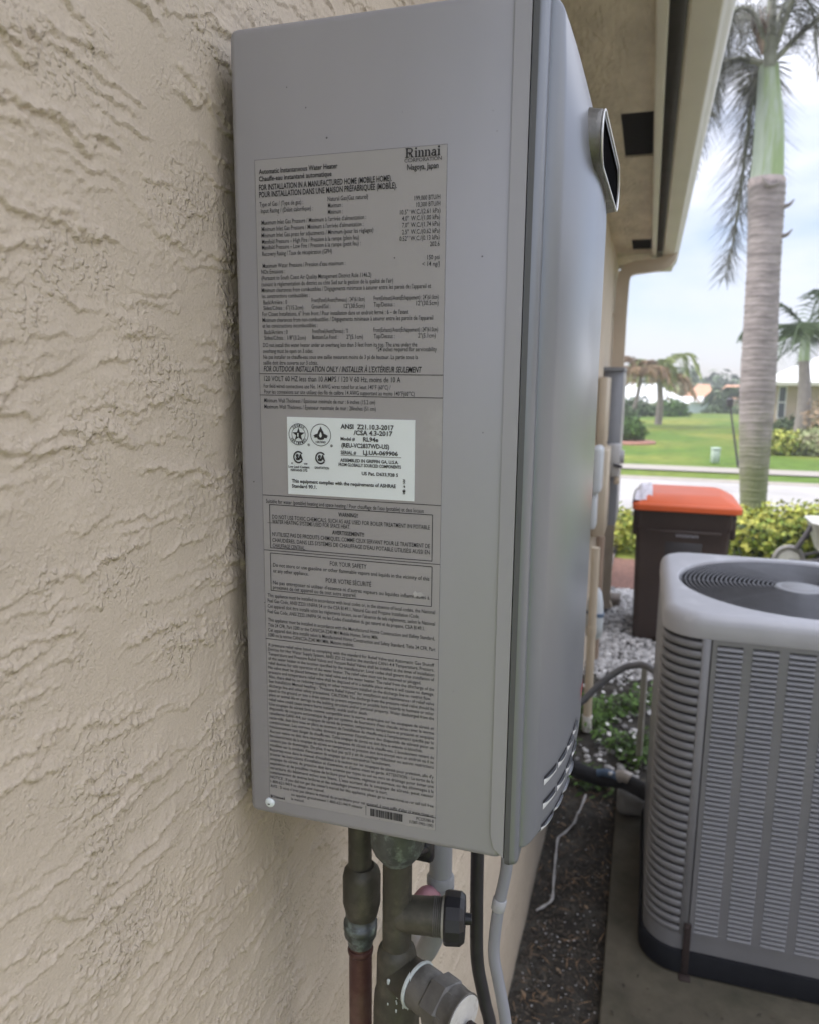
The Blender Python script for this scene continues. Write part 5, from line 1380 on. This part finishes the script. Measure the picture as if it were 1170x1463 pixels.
# palms across the street
palm('young_palm', 'short palm with part-brown crown and grey trunk on the far lawn', (.91, 41.2, 0), (.82, 41.2, 2.35), .20, .14, 2.0, 17, 3, M['leaf_olive'], M['leaf_brown'], 5, Lf=.62, n=24, Wf=.11, shaft=None, rise=(.45, 1.5))
palm('young_palm', 'browning palm with leaning pale trunk, just right of the grey cabinet', (-.55, 38, 0), (-.05, 38, 2.5), .12, .08, 1.6, 14, 8, M['leaf_brown'], M['leaf_olive'], 3, Lf=.6, n=22, Wf=.11, rise=(.3, 1.3))
palm('slim_palm', 'palm with green crownshaft in front of the white-roofed house', (5.73, 30, 0), (5.6, 30, 3.0), .30, .19, 2.3, 13, 15, M['leaf_dark'], M['leaf_brown'], 2, Lf=.85, n=26, Wf=.09, shaft=M['crownshaft'], shaft_h=1.1, rise=(.0, 1.1))
palm('distant_palm', 'far bushy green palm above the orange roofs', (7.2, 72, -2.5), (7.0, 72, 1.0), .2, .15, 2.0, 16, 25, M['leaf_dark'], None, 0, Lf=.8, n=20, Wf=.16)

# shrubs and trees across the street
bush('round_shrub', 'low clipped round shrub in the brick-edged ring', 'shrub', (-.35, 28.4, .42), (.72, .6, .46), 1500, .08, M['leaf'], 80, flat=.9)
b = MB(); b.lathe([(0, 1.12), (.06, 1.12), (.08, 1.08), (.08, .98)], (-.42, 28.3, -.02), (0, 0, 1), 30); tag(b.build('planting_ring', mat('brick_edging', (.36, .18, .13), .9, var=.2)), 'round brick-red edging ring around the clipped shrub', 'edging')
bush('round_shrub', 'small dark shrub behind the clipped one near cabinet edge', 'shrub', (-.55, 33, .6), (.6, .6, .6), 700, .10, M['leaf_dark'], 81)
bush('broad_shrub', 'broad dark green shrub mass before the far white roof, at left', 'shrub', (-1.3, 52, .3), (2.3, 1.5, .9), 2200, .16, M['leaf_dark'], 82, flat=.8)
bush('broad_shrub', 'rounded green shrub right of the short palm trunk', 'shrub', (1.75, 53, .25), (1.25, 1.2, .85), 1500, .15, M['leaf'], 83, flat=.8)
bush('far_tree', 'dark green tree between white and orange roofs', 'tree', (4.3, 95, 2.0), (1.6, 2, 2.1), 1300, .30, M['leaf_dark'], 84)
bush('far_tree', 'brownish bare tree left of the orange roof', 'tree', (2.9, 88, 1.6), (2.2, 1.6, 1.6), 800, .30, M['leaf_pale'], 85)
bush('far_tree', 'dark conical tree splitting the orange roofs', 'tree', (6.35, 70, .3), (.6, .6, 1.2), 1100, .17, M['leaf_dark'], 86)
bush('far_tree', 'small dark tree left of the blue wall', 'tree', (2.35, 55, .05), (.45, .4, .95), 600, .13, M['leaf_dark'], 87)
for i, (x, y, z, a, b_, m_) in enumerate([(5.3, 62, -.2, 1.1, .7, 'leaf_dark'), (7.5, 62, -.1, 1.5, .8, 'leaf_dark'), (9.6, 62, .1, 1.6, 1.0, 'leaf'), (12.5, 64, .5, 2.2, 1.4, 'leaf_dark')]):
    bush('background_bush', ['low dark bush at the end of the lawn, left', 'low dark bush at lawn end under the right orange roof', 'green bush behind the lamp post', 'dense bush behind the big palm trunk'][i], 'bush', (x, y, z), (a, 1.0, b_), 800, .15, M[m_], 90 + i)
bush('clipped_hedge', 'dark clipped hedge under the window of the tan house', 'hedge', (6.0, 33.0, .35), (.95, .6, .55), 1300, .09, M['leaf_dark'], 95, flat=.7)
bush('pale_shrub', 'pale yellow-green low shrub right of the big palm', 'shrub', (4.3, 25.5, .36), (.75, .6, .42), 1200, .08, M['leaf_yellow'], 96, flat=.85)
bush('pale_shrub', 'greyish low shrub at right edge before the tan house', 'shrub', (5.35, 25.6, .38), (.75, .6, .45), 1100, .08, M['leaf_pale'], 97, flat=.85)
bush('bare_shrub', 'sparse brown twiggy shrub beside the slim palm trunk', 'shrub', (6.25, 29.0, .95), (.7, .6, .95), 420, .09, M['leaf_brown'], 98)

# ------------------------------------------------------------------ houses across the street
def hip_house(name, label, x0, x1, y0, y1, zb, ze, zr, mw, mr, ridge=None, over=.5, wins=(), rot=0.0, piv=None):
    piv = piv or (x0, y0)
    t = thing(name, label, 'house', (piv[0], piv[1], zb), rot)
    def loc(p): return (p[0] - piv[0], p[1] - piv[1], p[2] - zb)
    b = MB(); b.box(x0 - piv[0], x1 - piv[0], y0 - piv[1], y1 - piv[1], 0, ze - zb); b.build('wall', mw, t, local=True)
    X0, X1, Y0, Y1 = x0 - over, x1 + over, y0 - over, y1 + over
    ym = (Y0 + Y1) / 2; hd = (Y1 - Y0) / 2
    r0, r1 = ridge if ridge else (X0 + hd, X1 - hd)
    V = [(X0, Y0, ze), (X1, Y0, ze), (X1, Y1, ze), (X0, Y1, ze), (r0, ym, zr), (r1, ym, zr)]
    V2 = [(x, y, z - .14) for x, y, z in V[:4]]
    b = MB(); b.add([loc(p) for p in V], [(0, 1, 5, 4), (1, 2, 5), (2, 3, 4, 5), (3, 0, 4)]); b.add([loc(p) for p in V2], [(3, 2, 1, 0)])
    ro = b.build('roof', mr, t, local=True)
    b = MB(); vs = [loc(p) for p in V[:4]] + [loc(p) for p in V2]
    b.add([(p[0] * 1.0, p[1], p[2]) for p in vs], [(4, 5, 1, 0), (5, 6, 2, 1), (6, 7, 3, 2), (7, 4, 0, 3)]); b.build('fascia', M['trim'], ro, local=True)
    for (wx0, wx1, wz0, wz1) in wins:
        b = MB(); b.box(wx0 - piv[0], wx1 - piv[0], y0 - .03 - piv[1], y0 + .02 - piv[1], wz0 - zb, wz1 - zb); wo_ = b.build('window', M['white_trim'], t, local=True)
        zm = (wz0 + wz1) / 2
        for a_, c_ in ((wz0 + .06, zm - .03), (zm + .03, wz1 - .06)):
            b = MB(); b.box(wx0 + .05 - piv[0], wx1 - .05 - piv[0], y0 - .036 - piv[1], y0 - .02 - piv[1], a_ - zb, c_ - zb); b.build('pane', M['glass'], wo_, local=True)
    return t
hip_house('neighbour_house', 'tan house with white tile roof at right, behind the palms', 5.15, 17, 33.8, 43, 0, 2.25, 4.6, M['house_tan'], M['white_roof'], over=.45, wins=((5.42, 5.75, .75, 2.1), (9.5, 10.8, .8, 2.0)), rot=R(-6), piv=(5.15, 33.8))
hip_house('neighbour_house', 'beige house next door across the side yard', 4.9, 14, -12, 6.0, -.03, 3.3, 5.4, M['stucco_far'], M['roof'], ridge=(8, 11), over=.5)
hip_house('white_roof_house', 'far low house with white hip roof, left of the lawn end', -9, 2.9, 58.5, 67, -2.5, .72, 2.08, M['house_blue'], M['white_roof'], ridge=(-5, .9), over=.4)
hip_house('blue_house', 'far pale blue house wall left of orange roofs', 2.6, 4.9, 72, 78, -2.5, .55, .9, M['house_blue'], M['white_roof'], over=.2)
hip_house('orange_roof_house', 'far house with orange tile roof beyond the lawn, left one', 4.2, 6.3, 80, 86, -2.5, .6, 2.05, M['house_blue'], M['orange_roof'], ridge=(5.1, 6.2), over=.4)
hip_house('orange_roof_house', 'far house with orange tile roof beyond the lawn, right one', 7.3, 11.5, 82, 88, -2.5, .6, 2.0, M['house_tan'], M['orange_roof'], ridge=(8.0, 10.5), over=.4)
bush('background_bush', 'long dark tree line closing the view behind the far houses', 'tree line', (10, 130, .5), (40, 4, 3.2), 3500, .7, M['leaf_dark'], 99, stems=False)['kind'] = 'stuff'

# ------------------------------------------------------------------ street furniture
t = thing('utility_cabinet', 'small pale green utility cabinet alone on the far lawn', 'utility box', (2.21, 21.77, 0), R(12))
p = MB(); p.rbox(-.10, .10, -.10, .10, 0, .36, r=.015, seg=1); p.build('cabinet', M['utility_green'], t, local=True)
p = MB(); p.rbox(-.115, .115, -.115, .115, .36, .42, r=.02, seg=1); p.build('cabinet_lid', M['utility_green'], t, local=True)
t = thing('lamp_post', 'thin leaning dark lamp post left of the big palm trunk', 'lamp post', (2.70, 20.7, 0))
p = MB(); p.tube([(2.70, 20.7, 0), (2.60, 20.7, .5), (2.46, 20.7, 1.2), (2.385, 20.7, 1.58)], [.035, .028, .024, .022], 8); p.build('post', M['lamp_black'], t)
p = MB(); p.lathe([(0, .05), (.02, .075), (.16, .095), (.19, .11), (.21, .06), (.25, .02)], (2.38, 20.7, 1.57), (-.12, 0, 1), 8, smooth=False); p.build('lantern', M['lamp_black'], t)
t = thing('street_drain', 'dark slot-shaped street drain at the far road edge', 'drain', (4.0, 14.4, 0))
p = MB(); p.box(3.38, 5.2, 14.15, 14.5, -.05, .012); p.build('drain_grate', M['lamp_black'], t)
# the barrow behind the air conditioner
t = thing('wheelbarrow', 'pale wheelbarrow with grey wheel standing before the yellow hedge', 'wheelbarrow', (2.1, 8.9, 0))
wb = []
p = MB(); p.tube([(2.02 + .15 * math.cos(R(a)), 8.9, .155 + .15 * math.sin(R(a))) for a in range(0, 361, 12)], .028, 8, cap=False); wo_ = p.build('tyre', M['tyre'], t)
p = MB(); p.lathe([(-.015, .118), (.0, .12), (.015, .118)], (2.02, 8.9, .155), (0, 1, 0), 20); p.build('rim', M['barrow'], wo_)
p = MB(); loft(p, [rr2(2.30, 2.78, 8.72, 9.08, .08, .30), rr2(2.20, 2.98, 8.60, 9.20, .10, .62), rr2(2.18, 3.0, 8.58, 9.22, .10, .64), rr2(2.20, 2.98, 8.60, 9.20, .10, .63), rr2(2.31, 2.77, 8.73, 9.07, .08, .32)], True); auto_smooth(p.build('tray', M['barrow'], t), 50)
for s_ in (-1, 1):
    p = MB(); p.tube(catmull([(2.02, 8.9 + .05 * s_, .155), (2.25, 8.9 + .17 * s_, .20), (2.9, 8.9 + .26 * s_, .36), (3.4, 8.9 + .30 * s_, .62)], 5), .02, 8); p.build('handle', M['lamp_black'], t)
    p = MB(); p.tube([(2.85, 8.9 + .2 * s_, .36), (2.95, 8.9 + .2 * s_, .01)], .016, 6); p.build('leg', M['lamp_black'], t)
p = MB(); p.tube([(2.08, 8.84, .30), (2.14, 8.84, .42), (2.22, 8.86, .58)], .03, 8); p.build('brace', M['lamp_black'], t)

# ------------------------------------------------------------------ thin haze volume added to wash out the distance
hz = MB(); hz.box(-140, 150, -45, 170, -4.2, 14)
hm = bpy.data.materials.new('added_haze'); hm.use_nodes = True
for n_ in list(hm.node_tree.nodes): hm.node_tree.nodes.remove(n_)
ho = hm.node_tree.nodes.new('ShaderNodeOutputMaterial'); hv = hm.node_tree.nodes.new('ShaderNodeVolumePrincipled')
hv.inputs['Color'].default_value = (0.95, 0.96, 1.0, 1); hv.inputs['Density'].default_value = 0.0022
hm.node_tree.links.new(hv.outputs[0], ho.inputs['Volume'])
tag(hz.build('haze', hm), kind='stuff')
